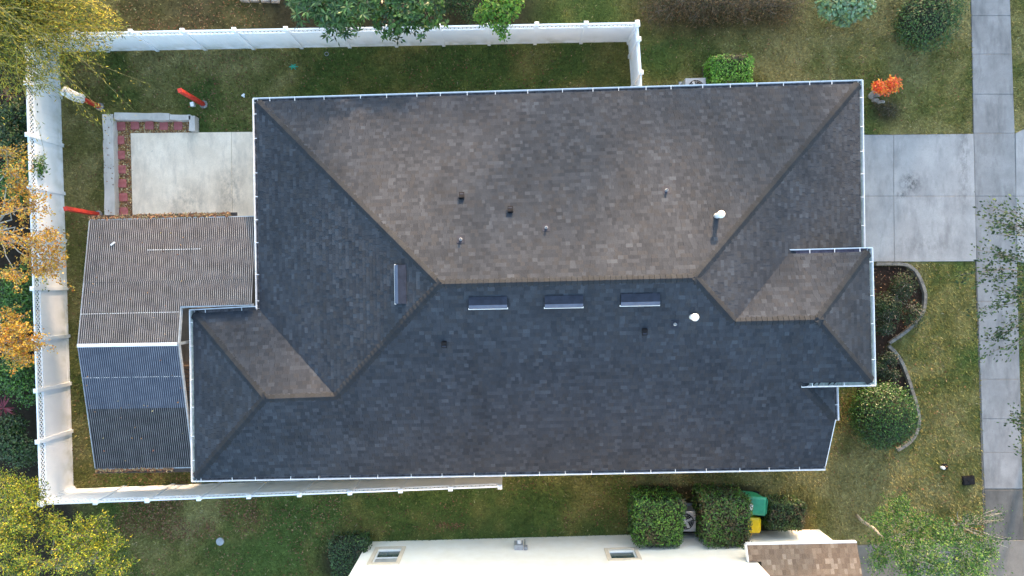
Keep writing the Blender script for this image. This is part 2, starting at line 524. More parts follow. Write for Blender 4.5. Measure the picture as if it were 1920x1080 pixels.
def wl(v):   # left edge of the front walk at picture height v
    return float(np.interp(v, [-60, 0, 250, 490, 920, 1140], [1819, 1820, 1825, 1830, 1845, 1850]))


def wr(v):
    return float(np.interp(v, [-60, 0, 250, 490, 920, 1140], [1891, 1893, 1902, 1906, 1917, 1923]))


cuts = [-45, 30, 102, 177, 250, 368, 490, 565, 638, 711, 785, 848, 916]
walk = [[(wl(a), a), (wr(a), a), (wr(b), b), (wl(b), b)] for a, b in zip(cuts[:-1], cuts[1:])]
wm = [M['walk']] * len(walk)
walk.append([(wl(918), 918), (wr(918), 918), (wr(1012), 1012), (wl(1012), 1012)]); wm.append(M['walk_old'])
walk.append([(wl(1012), 1012), (wr(1012), 1012), (wr(1130), 1130), (wl(1130), 1130)]); wm.append(M['walk_tan'])
paving('sidewalk', walk, [W(1819, -45), W(1891, -45), W(1906, 490), W(1922, 1130), W(1848, 1130), W(1829, 490)], wm, z=.03)
drive = [[(1560, 253), (1675, 253), (1675, 368), (1560, 368)], [(1675, 253), (1825, 251), (1827.5, 368), (1675, 368)],
         [(1560, 368), (1675, 368), (1676, 491), (1560, 491)], [(1675, 368), (1827.5, 368), (1830, 490), (1676, 491)]]
paving('driveway', drive, [W(1558, 253), W(1824, 251), W(1829, 490), W(1558, 491)], M['concrete'], z=.032)
paving('driveway_apron', [[(1903, 250), (2030, 190), (2030, 368), (1904, 368)], [(1904, 368), (2030, 368), (2030, 520), (1907, 490)]],
       [W(1903.5, 250), W(2030, 190), W(2030, 520), W(1907.5, 490)], M['concrete'], z=.028)
paving('neighbor_driveway', [[(1600, 1022), (1720, 1020), (1720, 1140), (1600, 1140)], [(1720, 1020), (1846, 1013), (1849, 1140), (1720, 1140)]],
       [W(1600, 1022), W(1846, 1013), W(1849, 1140), W(1600, 1140)], M['walk_tan'], z=.026)
patio = [[(246, 250), (435, 248), (437, 406), (250, 408)], [(435, 248), (520, 247), (522, 405), (437, 406)],
         [(200, 408), (360, 407), (360, 640), (200, 640)], [(360, 407), (520, 406), (520, 640), (360, 640)],
         [(200, 640), (345, 640), (360, 850), (200, 850)], [(345, 640), (470, 640), (470, 850), (360, 850)]]
paving('patio', patio, [W(200, 408), W(250, 408), W(246, 250), W(520, 247), W(520, 640), W(470, 850), W(200, 850)],
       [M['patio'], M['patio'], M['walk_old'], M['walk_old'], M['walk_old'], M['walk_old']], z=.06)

# ------------------------------------------------------------------ house: roof planes from its eave lines
PITCH, EZ, PZ, SZ = .46, 2.65, 4.06, 3.45


def plane(a, b, z, inw, m=PITCH):
    p = W(*a, z); q = W(*b, z); d = (q - p)[:2]; d /= np.linalg.norm(d); n = np.array([-d[1], d[0]])
    if n @ np.array(inw) < 0: n = -n
    return np.array([m * n[0], m * n[1], z - m * (n @ p[:2])])


def X3(A, B, C):
    Mx = np.array([[A[0], A[1], -1], [B[0], B[1], -1], [C[0], C[1], -1]])
    return np.linalg.solve(Mx, -np.array([A[2], B[2], C[2]]))


def XZ(A, B, z):
    return np.array([*np.linalg.solve(np.array([A[:2], B[:2]]), [z - A[2], z - B[2]]), z])


def on(P, x, y):
    return np.array([x, y, P[0] * x + P[1] * y + P[2]])


pN = plane((480, 191), (1612, 157), EZ, (0, -1)); pS = plane((365, 896), (1553, 874), EZ, (0, 1))
pW = plane((481, 187), (487, 577), EZ, (1, 0)); pE = plane((1611, 152), (1615, 465), EZ, (-1, 0))
pWW = plane((362, 585), (366, 895), EZ, (1, 0)); pWN = plane((360, 588), (487, 581), EZ, (0, -1))
pPN = plane((1482, 476), (1630, 472), PZ, (0, -1)); pPE = plane((1629, 468), (1635, 718), PZ, (-1, 0))
pSE = plane((1564, 722), (1566, 800), SZ, (-1, 0))
A = XZ(pN, pW, EZ); B = XZ(pN, pE, EZ); R1 = X3(pN, pS, pW); R2 = X3(pN, pS, pE)
Q = X3(pS, pW, pWN); T = X3(pS, pWW, pWN); WV = XZ(pWN, pW, EZ); WC = XZ(pWN, pWW, EZ); SWc = XZ(pS, pWW, EZ)
VV = X3(pS, pE, pPN); P2 = X3(pS, pPN, pPE); P3 = XZ(pS, pPE, PZ); PNE = XZ(pPN, pPE, PZ); PV = XZ(pPN, pE, PZ)
P4 = XZ(pS, pSE, PZ); P5 = XZ(pS, pSE, SZ)
sn = pS[:2] / np.linalg.norm(pS[:2])
P6 = np.array([*(P5[:2] - sn * (SZ - EZ) / PITCH), EZ])
yk = PV[1] - .6
K2 = on(pE, PV[0], yk); K1x = XZ(pE, np.array([0., 1, -1]), EZ)
K1 = np.array([np.linalg.solve(np.array([pE[:2], [0, 1.]]), [EZ - pE[2], yk])[0], yk, EZ])
se_d = np.array([-pSE[1], pSE[0]]); se_d = se_d / np.linalg.norm(se_d); se_d = se_d if se_d[1] > 0 else -se_d
P7 = np.array([*(P5[:2] + se_d * 2.2), SZ]); P8 = np.array([*(P4[:2] + se_d * .9), PZ]); P8 = on(pSE, P8[0], P8[1])
FACES = {'N': (pN, [A, R1, R2, B]), 'S': (pS, [SWc, P6, P5, P4, P3, P2, VV, R2, R1, Q, T]), 'W': (pW, [A, WV, Q, R1]),
         'E': (pE, [B, R2, VV, K2, K1]), 'WN': (pWN, [WC, T, Q, WV]), 'WW': (pWW, [WC, SWc, T]),
         'PN': (pPN, [PV, VV, P2, PNE]), 'PE': (pPE, [PNE, P2, P3]), 'SE': (pSE, [P5, P7, P8, P4])}

house = thing('house', W(960, 540, 0), 'single storey house under a dark charcoal shingled hip roof with white gutters', 'house')

# walls under the eaves
OH = .45
mb = MB()
i2 = lambda p, dx, dy: (p[0] + dx, p[1] + dy)
mb.prism([i2(A, OH, -OH), i2(B, -OH, -OH), (B[0] - OH, P3[1] + OH), (P6[0] - OH - .2, P3[1] + OH), (P6[0] - OH - .2, P6[1] + OH), i2(SWc, OH, OH), i2(WC, OH, -OH), i2(WV, OH, -OH)], -.1, EZ - .02)
mb.prism([i2(PNE, -OH - 3, -OH), i2(PNE, -OH, -OH), i2(P3, -OH, OH), i2(P3, -OH - 3, OH)], -.1, PZ - .05)
mb.build('wall', M['hstucco'], house)

# roof deck: each face a thin solid
deck = MB()
for k, (P, poly) in FACES.items():
    nrm = np.array([-P[0], -P[1], 1.]); nrm /= np.linalg.norm(nrm)
    n = len(poly)
    a2 = sum(poly[i][0] * poly[(i + 1) % n][1] - poly[(i + 1) % n][0] * poly[i][1] for i in range(n))
    pp = poly if a2 > 0 else poly[::-1]
    top = [p - nrm * .004 for p in pp]; bot = [p - np.array([0, 0, .10]) for p in pp]
    deck.add(top + bot, [tuple(range(n)), tuple(range(n, 2 * n))[::-1]] + [(i, n + i, n + (i + 1) % n, (i + 1) % n) for i in range(n)])
M['underlay'] = noisy('roof_underlay', (.02, .02, .021), (.04, .04, .042), 9., .95)
roof = deck.build('roof', M['underlay'], house)

SH_COL = np.array([(.050, .052, .056), (.066, .069, .073), (.082, .085, .089), (.100, .103, .107), (.126, .130, .134), (.088, .082, .076), (.072, .067, .063)]) * np.array([.465, .525, .63])
SH_W = np.array([.16, .23, .22, .14, .06, .10, .09])


def clip_rect(poly, x0, x1, y0, y1):
    def half(pts, ax, val, keep_less):
        out = []
        n = len(pts)
        for i in range(n):
            p, q = pts[i], pts[(i + 1) % n]
            ip = (p[ax] <= val) if keep_less else (p[ax] >= val)
            iq = (q[ax] <= val) if keep_less else (q[ax] >= val)
            if ip: out.append(p)
            if ip != iq:
                t = (val - p[ax]) / (q[ax] - p[ax])
                out.append((p[0] + t * (q[0] - p[0]), p[1] + t * (q[1] - p[1])))
        return out
    for ax, val, kl in ((0, x0, False), (0, x1, True), (1, y0, False), (1, y1, True)):
        poly = half(poly, ax, val, kl)
        if len(poly) < 3: return []
    out = []
    for p in poly:
        if not out or abs(p[0] - out[-1][0]) + abs(p[1] - out[-1][1]) > 1e-5: out.append(p)
    if len(out) > 1 and abs(out[0][0] - out[-1][0]) + abs(out[0][1] - out[-1][1]) < 1e-5: out.pop()
    return out if len(out) > 2 else []


EXPO = .132


def shingle_face(P, poly, rows, expo=EXPO, wlo=.08, whi=.24, cols=SH_COL, wts=SH_W, lap=.03, flat=.45):
    """lays tabs in courses over one roof plane; rows gets (verts, colour, score)"""
    g = P[:2]; m = np.linalg.norm(g)
    up = np.array([g[0], g[1], m * m]); up /= np.linalg.norm(up)
    e = np.array([-g[1], g[0], 0]) / m
    nrm = np.cross(e, up); nrm = nrm if nrm[2] > 0 else -nrm
    o = min(poly, key=lambda p: p[2])
    loc = [((p - o) @ e, (p - o) @ up) for p in poly]
    xs = [p[0] for p in loc]; ys = [p[1] for p in loc]
    r = 0
    y = min(ys) - .02
    while y < max(ys):
        x = min(xs) - random.uniform(0, .3)
        run = 0
        while x < max(xs):
            w = random.uniform(wlo, whi)
            c = clip_rect(loc, x + .002, x + w - .002, max(y, min(ys)), y + expo + lap)
            if c:
                ar = abs(sum(c[i][0] * c[(i + 1) % len(c)][1] - c[(i + 1) % len(c)][0] * c[i][1] for i in range(len(c)))) / 2
                if ar > 2e-4:
                    proud = random.choice((.0, .0, .006))
                    k = int(rng.choice(len(cols), p=wts))
                    col = (cols[k] * (1 - flat) + cols.mean(0) * flat) * random.uniform(.93, 1.08)
                    tp = []
                    for (a, b) in c:
                        h = .011 + proud - .009 * (b - y) / (expo + lap)
                        tp.append(o + a * e + b * up + nrm * h)
                    bt = [o + a * e + b * up - nrm * .003 for (a, b) in c]
                    ctr = sum(tp) / len(tp)
                    view = np.array([0, 0, CAM_H]) - ctr
                    dd = np.linalg.norm(view)
                    rows.append((tp, bt, col, ar * (nrm @ view) / dd ** 3, nrm))
            x += w
        y += expo


def shingle_mesh(name, rows, mat):
    vs, fs, cs = [], [], []
    for tp, bt, col, sc, nrm in rows:
        n = len(tp); b = len(vs)
        a = np.cross(tp[1] - tp[0], tp[2] - tp[1])
        if a @ nrm < 0: tp, bt = tp[::-1], bt[::-1]
        vs += [tuple(p) for p in tp] + [tuple(p) for p in bt]
        fs.append(tuple(range(b, b + n)))
        fs += [(b + i, b + n + i, b + n + (i + 1) % n, b + (i + 1) % n) for i in range(n)]
        cs += [col] * (2 * n)
    me = bpy.data.meshes.new(name)
    me.from_pydata(vs, [], fs)
    ca = me.color_attributes.new('col', 'FLOAT_COLOR', 'POINT')
    c4 = np.ones((len(vs), 4), np.float32); c4[:, :3] = np.array(cs)
    ca.data.foreach_set('color', c4.ravel())
    me.materials.append(mat)
    return me


rows = []
for k, (P, poly) in FACES.items():
    shingle_face(P, poly, rows)
rows.sort(key=lambda r: -r[3])
for r in rows[:300]:
    link('shingle', shingle_mesh('shingle', [r], M['shingle']), roof)
tag(link('shingles', shingle_mesh('shingles', rows[300:], M['shingle']), roof), kind='stuff')

# ridge and hip caps, each a bent piece
CAP_COL = np.array([(.072, .072, .074), (.075, .074, .074), (.080, .078, .077), (.074, .071, .069)]) * np.array([.37, .43, .515])


def cap_mesh(L, R, d, col, ln=.24, wd=.175):
    """a bent cap shingle; L, R: unit wing directions, d: run direction; its lower asphalt edge is darkened as a painted shadow line"""
    vs, cs = [], []
    up = -(L + R); up = up / np.linalg.norm(up)
    dark = col * .5  # shadow line of the overlap, put into the vertex colour
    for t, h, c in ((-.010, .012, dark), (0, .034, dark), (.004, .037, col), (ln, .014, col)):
        vs += [d * t + L * wd + up * (h - .030), d * t + L * wd * .55 + up * (h - .006), d * t + L * wd * .2 + up * (h + .004), d * t + up * (h + .006),
               d * t + R * wd * .2 + up * (h + .004), d * t + R * wd * .55 + up * (h - .006), d * t + R * wd + up * (h - .030)]
        cs += [c] * 7
    fs = [(7 * r + i, 7 * r + i + 1, 7 * r + i + 8, 7 * r + i + 7) for r in range(3) for i in range(6)]
    me = bpy.data.meshes.new('ridge_cap')
    me.from_pydata([tuple(v) for v in vs], [], fs)
    ca = me.color_attributes.new('col', 'FLOAT_COLOR', 'POINT')
    c4 = np.ones((len(vs), 4), np.float32); c4[:, :3] = np.array(cs)
    ca.data.foreach_set('color', c4.ravel())
    me.materials.append(M['shingle'])
    return me


caps = []
for p, q, fa, fb in ((A, R1, pN, pW), (B, R2, pN, pE), (R1, R2, pN, pS), (Q, R1, pW, pS), (VV, R2, pE, pS), (T, Q, pWN, pS), (WC, T, pWN, pWW),
                     (SWc, T, pWW, pS), (VV, P2, pPN, pS), (PNE, P2, pPN, pPE), (P3, P2, pPE, pS), (P5, P4, pSE, pS)):
    d = q - p; ln = np.linalg.norm(d); d = d / ln
    wing = []
    for F_ in (fa, fb):
        n_ = np.array([-F_[0], -F_[1], 1.]); n_ /= np.linalg.norm(n_)
        wv = np.cross(d, n_); wv /= np.linalg.norm(wv)
        if wv[2] > 0: wv = -wv
        wing.append(wv)
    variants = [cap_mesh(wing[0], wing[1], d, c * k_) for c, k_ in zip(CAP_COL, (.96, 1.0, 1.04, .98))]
    t = .02
    while t < ln - .1:
        caps.append((p + d * t, variants[int(rng.integers(4))]))
        t += .165
caps.sort(key=lambda c: -c[0][2] * 1.0 + .02 * np.hypot(c[0][0], c[0][1]))
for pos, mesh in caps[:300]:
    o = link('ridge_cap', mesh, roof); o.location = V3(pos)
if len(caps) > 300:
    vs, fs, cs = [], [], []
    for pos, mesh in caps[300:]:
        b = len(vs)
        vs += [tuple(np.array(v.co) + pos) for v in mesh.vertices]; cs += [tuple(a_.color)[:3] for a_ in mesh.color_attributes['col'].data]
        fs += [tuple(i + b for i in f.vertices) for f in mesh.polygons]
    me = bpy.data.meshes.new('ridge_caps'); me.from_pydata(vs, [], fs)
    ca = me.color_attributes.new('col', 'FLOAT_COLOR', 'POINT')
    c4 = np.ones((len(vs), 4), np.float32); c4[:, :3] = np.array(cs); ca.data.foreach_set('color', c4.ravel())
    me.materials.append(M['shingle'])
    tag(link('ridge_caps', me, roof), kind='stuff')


# gutters: open trough with rolled lip, end caps and hangers
def gutter(p, q, inw, inner, ext=(.0, .0), spacing=(.75, 1.25), fascia=True):
    d = (q - p); ln = np.linalg.norm(d); d = d / ln
    p = p - d * ext[0]; ln += ext[0] + ext[1]
    o = np.array([inw[0], inw[1], 0.]); o = o - d * (o @ d); o /= np.linalg.norm(o); o = -o      # outward
    zt = -.015
    prof = [(-.01, zt - .02), (-.01, zt - .11), (.07, zt - .11), (.105, zt - .06), (.122, zt), (.146, zt + .006), (.146, zt - .012), (.118, zt - .07), (.078, zt - .122), (-.018, zt - .122), (-.018, zt - .02)]
    mb = MB()
    n = len(prof)
    vs = [p + d * t + o * a + np.array([0, 0, b]) for t in (0, ln) for a, b in prof]
    fs, = [[(i, (i + 1) % n, n + (i + 1) % n, n + i) for i in range(n)]]
    mi = [1 if i in (0, 1, 2) else 0 for i in range(n)]
    for f, m_ in zip(fs, mi): 
        mb.add([vs[i] for i in f], [(0, 1, 2, 3)], m_)
    for t in (0, ln):
        mb.obox(p + d * t + o * .06 + np.array([0, 0, zt - .06]), d * .003, o * .078, np.array([0, 0, .063]))
    g = mb.build('gutter', [M['gutter'], inner], house)
    t = random.uniform(.3, .7)
    hm = MB()
    hm.obox((0, 0, 0), d * .010, o * .066, np.array([0, 0, .007]))
    hme = hm.mesh('gutter_hanger', M['gutter'])
    while t < ln - .15:
        h = link('gutter_hanger', hme, g)
        h.location = V3(p + d * t + o * .056 + np.array([0, 0, zt - .004]))
        t += random.uniform(*spacing)
    return g


GN, GD, GG = M['gutter_in'], M['gutter_in'], M['gutter_green']
gutter(A, B, (0, -1), GN, (.13, .13))
gutter(B, K1, (-1, 0), GG, (.13, .15))
gutter(A, WV, (1, 0), GD, (.1, -.05))
gutter(WC, WV, (0, -1), GD, (.13, -.12))
gutter(WC, SWc, (1, 0), GG, (.1, .13))
gutter(SWc, P6, (0, 1), GD, (.13, .02))
M['gutter_violet'] = noisy('gutter_dark_violet', (.10, .075, .11), (.24, .20, .25), 6., .8)  # dark violet trough interior
gutter(PV, PNE, (0, -1), M['gutter_violet'], (.0, .13))
gutter(PNE, P3, (-1, 0), GG, (.12, .12))
gutter(P4 - np.array([.0, 0, 0]), P3, (0, 1), GG, (.0, .13))
gutter(P5, P7, (-1, 0), GD, (.02, 0))
# rake trim of the south-east corner
mb = MB()
d = P6 - P5
mb.obox((P5 + P6) / 2 + np.array([.02, 0, -.07]), d / 2, np.array([.012, 0, 0]), np.array([0, 0, .075]))
mb.build('rake_trim', M['gutter'], house)


# roof hardware
def roof_frame(P, px, py):
    z = 4.0
    for _ in range(12):
        p = W(px, py, z); z = P[0] * p[0] + P[1] * p[1] + P[2]
    g = P[:2]; m = np.linalg.norm(g)
    up = np.array([g[0], g[1], m * m]); up /= np.linalg.norm(up)
    e = np.array([-g[1], g[0], 0]) / m
    nrm = np.cross(e, up); nrm = nrm if nrm[2] > 0 else -nrm
    return W(px, py, z), e, up, nrm


for P, px, py, ln in ((pW, 752, 533, 1.19), (pS, 915, 567, 1.16), (pS, 1057, 565, 1.16), (pS, 1200, 561, 1.18)):
    c, e, up, nrm = roof_frame(P, px, py)
    mb = MB()
    hl = ln / 2
    # sloped hood rising away from the deck towards the eave
    prof = [(.20, .012), (.20, .03), (-.03, .125), (-.12, .115), (-.17, .10), (-.17, .02), (-.17, .012)]
    n = len(prof)
    vs = [c + e * s * hl + up * a + nrm * b for s in (-1, 1) for a, b in prof]
    mb.add(vs, [(0, 1, n + 1, n), (1, 2, n + 2, n + 1)], 0)
    mb.add(vs, [(2, 3, n + 3, n + 2), (3, 4, n + 4, n + 3)], 1)
    mb.add(vs, [(4, 5, n + 5, n + 4), tuple(range(n)), tuple(range(n, 2 * n))[::-1]], 2)
    v = mb.build('attic_vent', [M['ventbox'], M['ventface'], M['black']], house)
    mb = MB()
    mb.obox(c - up * .195 + nrm * .03, e * (hl + .02), up * .022, nrm * .014)
    mb.build('vent_flange', M['whitepaint'], v)
    mb = MB()
    for i in range(9):
        mb.obox(c - up * .1735 + nrm * .062 + e * (hl * (-.88 + .22 * i)), e * .05, up * .003, nrm * .018)
    mb.build('vent_louvre', M['black'], v)

for P, px, py in ((pN, 866, 370), (pN, 957, 396), (pS, 833, 643), (pS, 1208, 619)):
    c, e, up, nrm = roof_frame(P, px, py)
    mb = MB()
    mb.obox(c + nrm * .06 - up * .01, e * .075, up * .085, nrm * .06)
    mb.obox(c + nrm * .115 - up * .02, e * .085, up * .10, nrm * .008)
    v = mb.build('exhaust_hood', M['black'], house)
    mb = MB(); mb.obox(c + nrm * .128 - up * .055, e * .06, up * .025, nrm * .004)
    mb.build('hood_cap', M['ventbox'], v)
for P, px, py in ((pN, 864, 449), (pN, 1024, 427), (pN, 1249, 357), (pS, 1265, 608)):
    c, e, up, nrm = roof_frame(P, px, py)
    mb = MB()
    mb.lathe(c, [(.05, -.05), (.05, .06), (.034, .08), (.034, .17), (.022, .17), (.022, .1)], 12)
    v = mb.build('vent_pipe', M['acmetal'], house)
    mb = MB(); mb.obox(c + nrm * .016, e * .12, up * .14, nrm * .004)
    mb.build('pipe_flashing', M['ventbox'], v)
for P, px, py, hh in ((pN, 1343, 405, .50), (pS, 1297, 594, .38)):
    c, e, up, nrm = roof_frame(P, px, py)
    mb = MB()
    mb.lathe(c, [(.085, -.06), (.085, hh * .55), (.06, hh * .6), (.06, hh)], 16)
    v = mb.build('white_vent_stack', M['whitepaint'], house, True)
    mb = MB()
    mb.lathe(c + np.array([0, 0, hh - .06]), [(.10, .0), (.115, .02), (.115, .09), (.09, .13), (.03, .15)], 20)
    mb.build('stack_cap', M['whitepaint'], v, True)


# ------------------------------------------------------------------ vinyl fences
FH = 1.83


def bay_panel(a, b):
    d = b - a; ln = np.linalg.norm(d); d /= ln
    n = np.array([-d[1], d[0]])
    mb = MB()
    k = max(2, round((ln - .12) / .15)); w = (ln - .12) / k
    for i in range(k):
        c = a + d * (.06 + w * (i + .5))
        mb.box((*c, .80), (w - .006, .026, 1.34), d)
    mb.box((*(a + d * ln / 2), .80), (ln - .12, .012, 1.33), d)
    return mb


def fence(name, label, pts, group=None, lat_s=.148):
    root = thing(name, (*pts[0], 0), label, 'fence', group)
    for p in pts:
        mb = MB(); mb.box((*p, .92), (.128, .128, 1.9), pts[-1] - pts[0])
        po = mb.build('post', M['vinyl'], root)
        mb = MB()
        d = pts[-1] - pts[0]; d = d / np.linalg.norm(d); n = np.array([-d[1], d[0]])
        q = [(*(p + d * a * .08 + n * b * .08), z) for z in (1.872, 1.90) for a, b in ((-1, -1), (1, -1), (1, 1), (-1, 1))]
        q.append((*p, 1.955))
        mb.add(q, [(3, 2, 1, 0), (0, 1, 5, 4), (1, 2, 6, 5), (2, 3, 7, 6), (3, 0, 4, 7), (4, 5, 8), (5, 6, 8), (6, 7, 8), (7, 4, 8)])
        mb.build('post_cap', M['vinyl'], po)
    for a, b in zip(pts[:-1], pts[1:]):
        d = b - a; ln = np.linalg.norm(d); d = d / ln; mid = (a + b) / 2
        bay_panel(a, b).build('panel', M['vinyl'], root)
        for z, h, t in ((.09, .13, .045), (1.48, .075, .045), (1.80, .075, .055)):
            mb = MB(); mb.box((*mid, z), (ln - .125, t, h), d); mb.build('rail', M['vinyl'], root)
        mb = MB()
        z0, z1 = 1.515, 1.765
        hgt = z1 - z0
        k = int((ln - .13) / lat_s)
        n = np.array([-d[1], d[0]])
        for i in range(-2, k + 1):
            for s, off in ((1, .006), (-1, -.006)):
                x0 = .065 + i * lat_s + (hgt if s < 0 else 0); x1 = x0 + s * hgt
                lo_, hi_ = .06, ln - .06
                za, zb, xa, xb = z0, z1, x0, x1
                if min(xa, xb) < lo_ - .02 or max(xa, xb) > hi_ + .02:
                    # trim the slat to the bay
                    def zat(x): return z0 + (x - x0) / (x1 - x0) * hgt
                    xa2, xb2 = np.clip(xa, lo_, hi_), np.clip(xb, lo_, hi_)
                    if abs(xa2 - xb2) < .03: continue
                    za, zb, xa, xb = zat(xa2), zat(xb2), xa2, xb2
                pa = np.array([*(a + d * xa + n * off), za]); pb = np.array([*(a + d * xb + n * off), zb])
                t = (pb - pa) / 2; u_ = t / np.linalg.norm(t)
                nn = np.array([*n, 0]); w_ = np.cross(u_, nn)
                mb.obox((pa + pb) / 2, t, nn * .004, w_ * .018)
        mb.build('lattice', M['vinyl'], root)
    return root


P2d = lambda px, py: W(px, py, 0)[:2]
npts = [P2d(u_, 97 + (u_ - 111) * (78 - 97) / (1178 - 111)) for u_ in (111, 203, 296, 386, 476, 566, 656, 744, 832, 917, 1003, 1089, 1178)]
fence('vinyl_fence', 'white vinyl side fence with lattice top above the house, leafy trees behind it', npts, 'white vinyl fences')
wpts = [P2d(111 + (v_ - 96) * 27 / 820, v_) for v_ in (183, 273, 363, 452, 541, 630, 719, 808)]
wpts = [P2d(111, 99)] + wpts + [P2d(138, 914)]
fence('vinyl_fence', 'long white vinyl back fence with lattice top beside the corrugated patio cover', wpts, 'white vinyl fences')
spts = [P2d(u_, 917 + (u_ - 138) * (886 - 917) / (941 - 138)) for u_ in (140.5, 235, 325, 415, 502, 590, 678, 766, 853, 939)]
fence('vinyl_fence', 'white vinyl fence running along under the lower gutter of the house', spts, 'white vinyl fences')
epts = [P2d(1178.6, 81.5), P2d(1180.5, 107), P2d(1184.5, 165), P2d(1186, 226)]
fence('vinyl_fence', 'short white vinyl fence return joining the side fence to the house', epts, 'white vinyl fences')
for (v_, where) in ((193, 'topmost'), (580, 'middle'), (716, 'lowest')):
    p = P2d(111 + (v_ - 96) * 27 / 820, v_); p = W(960 + (960 - 960) + (p[0]) * FPX / CAM_H, v_, 0)
    q = np.array([p[0] - .085, (540 - v_) / FPX * (CAM_H - 1.6), 1.62])
    mb = MB(); mb.box(q, (.07, .10, .16)); mb.box(q + np.array([-.03, 0, .09]), (.13, .15, .02)); mb.box(q + np.array([-.02, 0, -.1]), (.05, .06, .05))
    o = mb.build('fence_lamp', M['black'])
    tag(o, 'small black lamp hung on the back fence lattice, %s of three' % where, 'lamp', 'lamps on the back fence')

# ------------------------------------------------------------------ corrugated patio cover
cz0, cz1 = 2.32, 3.12
cov = thing('patio_cover', W(260, 640, 0), 'L shaped patio cover of ribbed corrugated sheets with pale ribs behind the house', 'patio cover')
NW_, NE_ = W(168, 413, cz0), W(481, 406, cz0)
RW_, RE_ = W(146, 648, cz1), W(333, 645, cz1)
SW_, SE_ = W(179, 879, cz0), W(361, 876, cz0)


def lerp(a, b, t): return a + (b - a) * t


def sheet(tl, tr, bl, br, nr, mats, nme='roof_sheet'):
    """a sheet between its upper edge tl-tr and lower edge bl-br with nr upstanding ribs"""
    mb = MB()
    vs, fs, mi = [], [], []
    prof = []
    for i in range(nr):
        c = (i + .5) / nr; w = 1 / nr
        prof += [(c - .5 * w, 0), (c - .27 * w, .0), (c - .20 * w, .022), (c + .20 * w, .022), (c + .27 * w, 0)]
    prof.append((1, 0))
    for p, q in ((tl, tr), (bl, br)):
        for t, h in prof:
            x = lerp(p, q, t); vs.append((x[0], x[1], x[2] + h))
    n = len(prof)
    for i in range(n - 1):
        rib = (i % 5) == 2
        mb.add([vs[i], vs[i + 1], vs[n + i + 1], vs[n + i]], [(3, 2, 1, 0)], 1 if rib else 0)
    return mb.build(nme, mats, cov)


def sheets_row(tl, tr, bl, br, mats, lift=0.):
    w = np.linalg.norm(tr - tl)
    k = max(1, round(w / .86))
    L = np.array([0, 0, lift])
    for i in range(k):
        a, b = i / k, (i + 1) / k
        dl = np.array([0, 0, random.uniform(0, .006)])
        sheet(lerp(tl, tr, a) + L + dl, lerp(tl, tr, b) + L + dl, lerp(bl, br, a) + L + dl, lerp(bl, br, b) + L + dl, 12, mats)


# upper slope (towards the side yard): wide part then narrow part
nlen = 413 - 648
t_in = (578 - 411) / (646 - 411)
mW_ = lerp(NW_, RW_, t_in)
ridge_ext = RW_ + (RE_ - RW_) * (NE_ - NW_)[0] / (RE_ - RW_)[0]
far_E = lerp(NE_, NE_ + (ridge_ext - RW_) - (NE_ - NW_) + (RW_ - NW_), t_in)
far_E = lerp(NE_, NE_ + (RW_ - NW_), t_in)
M1 = M['sheet']
t_a = (530 - 411) / (646 - 411)
E_a = lerp(NE_, NE_ + (RW_ - NW_), t_a); W_a = lerp(NW_, RW_, t_a)
up_ = np.array([0, 0, .012])
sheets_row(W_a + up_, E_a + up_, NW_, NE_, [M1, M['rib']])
in_pt = lerp(RE_, RE_ + (NW_ - RW_), 1 - t_in)
# split of the second row: the part beside the house ends at the inner corner
fr = (in_pt - mW_)[0] / (far_E - mW_)[0]
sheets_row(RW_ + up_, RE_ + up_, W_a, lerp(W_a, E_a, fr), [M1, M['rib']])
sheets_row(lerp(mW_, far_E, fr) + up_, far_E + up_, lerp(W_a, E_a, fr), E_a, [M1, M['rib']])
t_s = (764 - 647) / (878 - 647)
W_s, E_s = lerp(RW_, SW_, t_s), lerp(RE_, SE_, t_s)
sheets_row(RW_ + up_, RE_ + up_, W_s, E_s, [M['sheet_sky_tint'], M['rib_sky_tint']], .008)
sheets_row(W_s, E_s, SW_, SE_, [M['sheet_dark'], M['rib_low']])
mb = MB()
rd = RE_ - RW_
for s, tgt in ((1, NW_), (-1, SW_)):
    sl = (tgt - RW_); sl = sl / np.linalg.norm(sl)
    mb.obox((RW_ + RE_) / 2 + np.array([0, 0, .045]) + sl * .028, rd / 2 * 1.003, sl * .03, np.array([0, 0, .003]))
mb.build('ridge_flashing', M['gutter'], cov)
# screw battens showing as pale dotted lines
for a0, b0, a1, b1, t, fa, fb in ((NW_, RW_, NE_, NE_ + (RW_ - NW_), .755, 0, fr), (RW_, SW_, RE_, SE_, .255, 0, 1), (NW_, RW_, NE_, NE_ + (RW_ - NW_), .255, .36, .68)):
    p, q = lerp(a0, b0, t), lerp(a1, b1, t)
    p, q = lerp(p, q, fa), lerp(p, q, fb)
    mb = MB()
    ln = np.linalg.norm(q - p); d = (q - p) / ln
    k = int(ln / .087)
    for i in range(k):
        c = p + d * ln * (i + .5) / k
        mb.obox(c + np.array([0, 0, .024]), d * random.uniform(.02, .034), np.array([0, .011, 0]), np.array([0, 0, .010]))
    tag(mb.build('screw_heads', M['screw'], cov), kind='stuff')
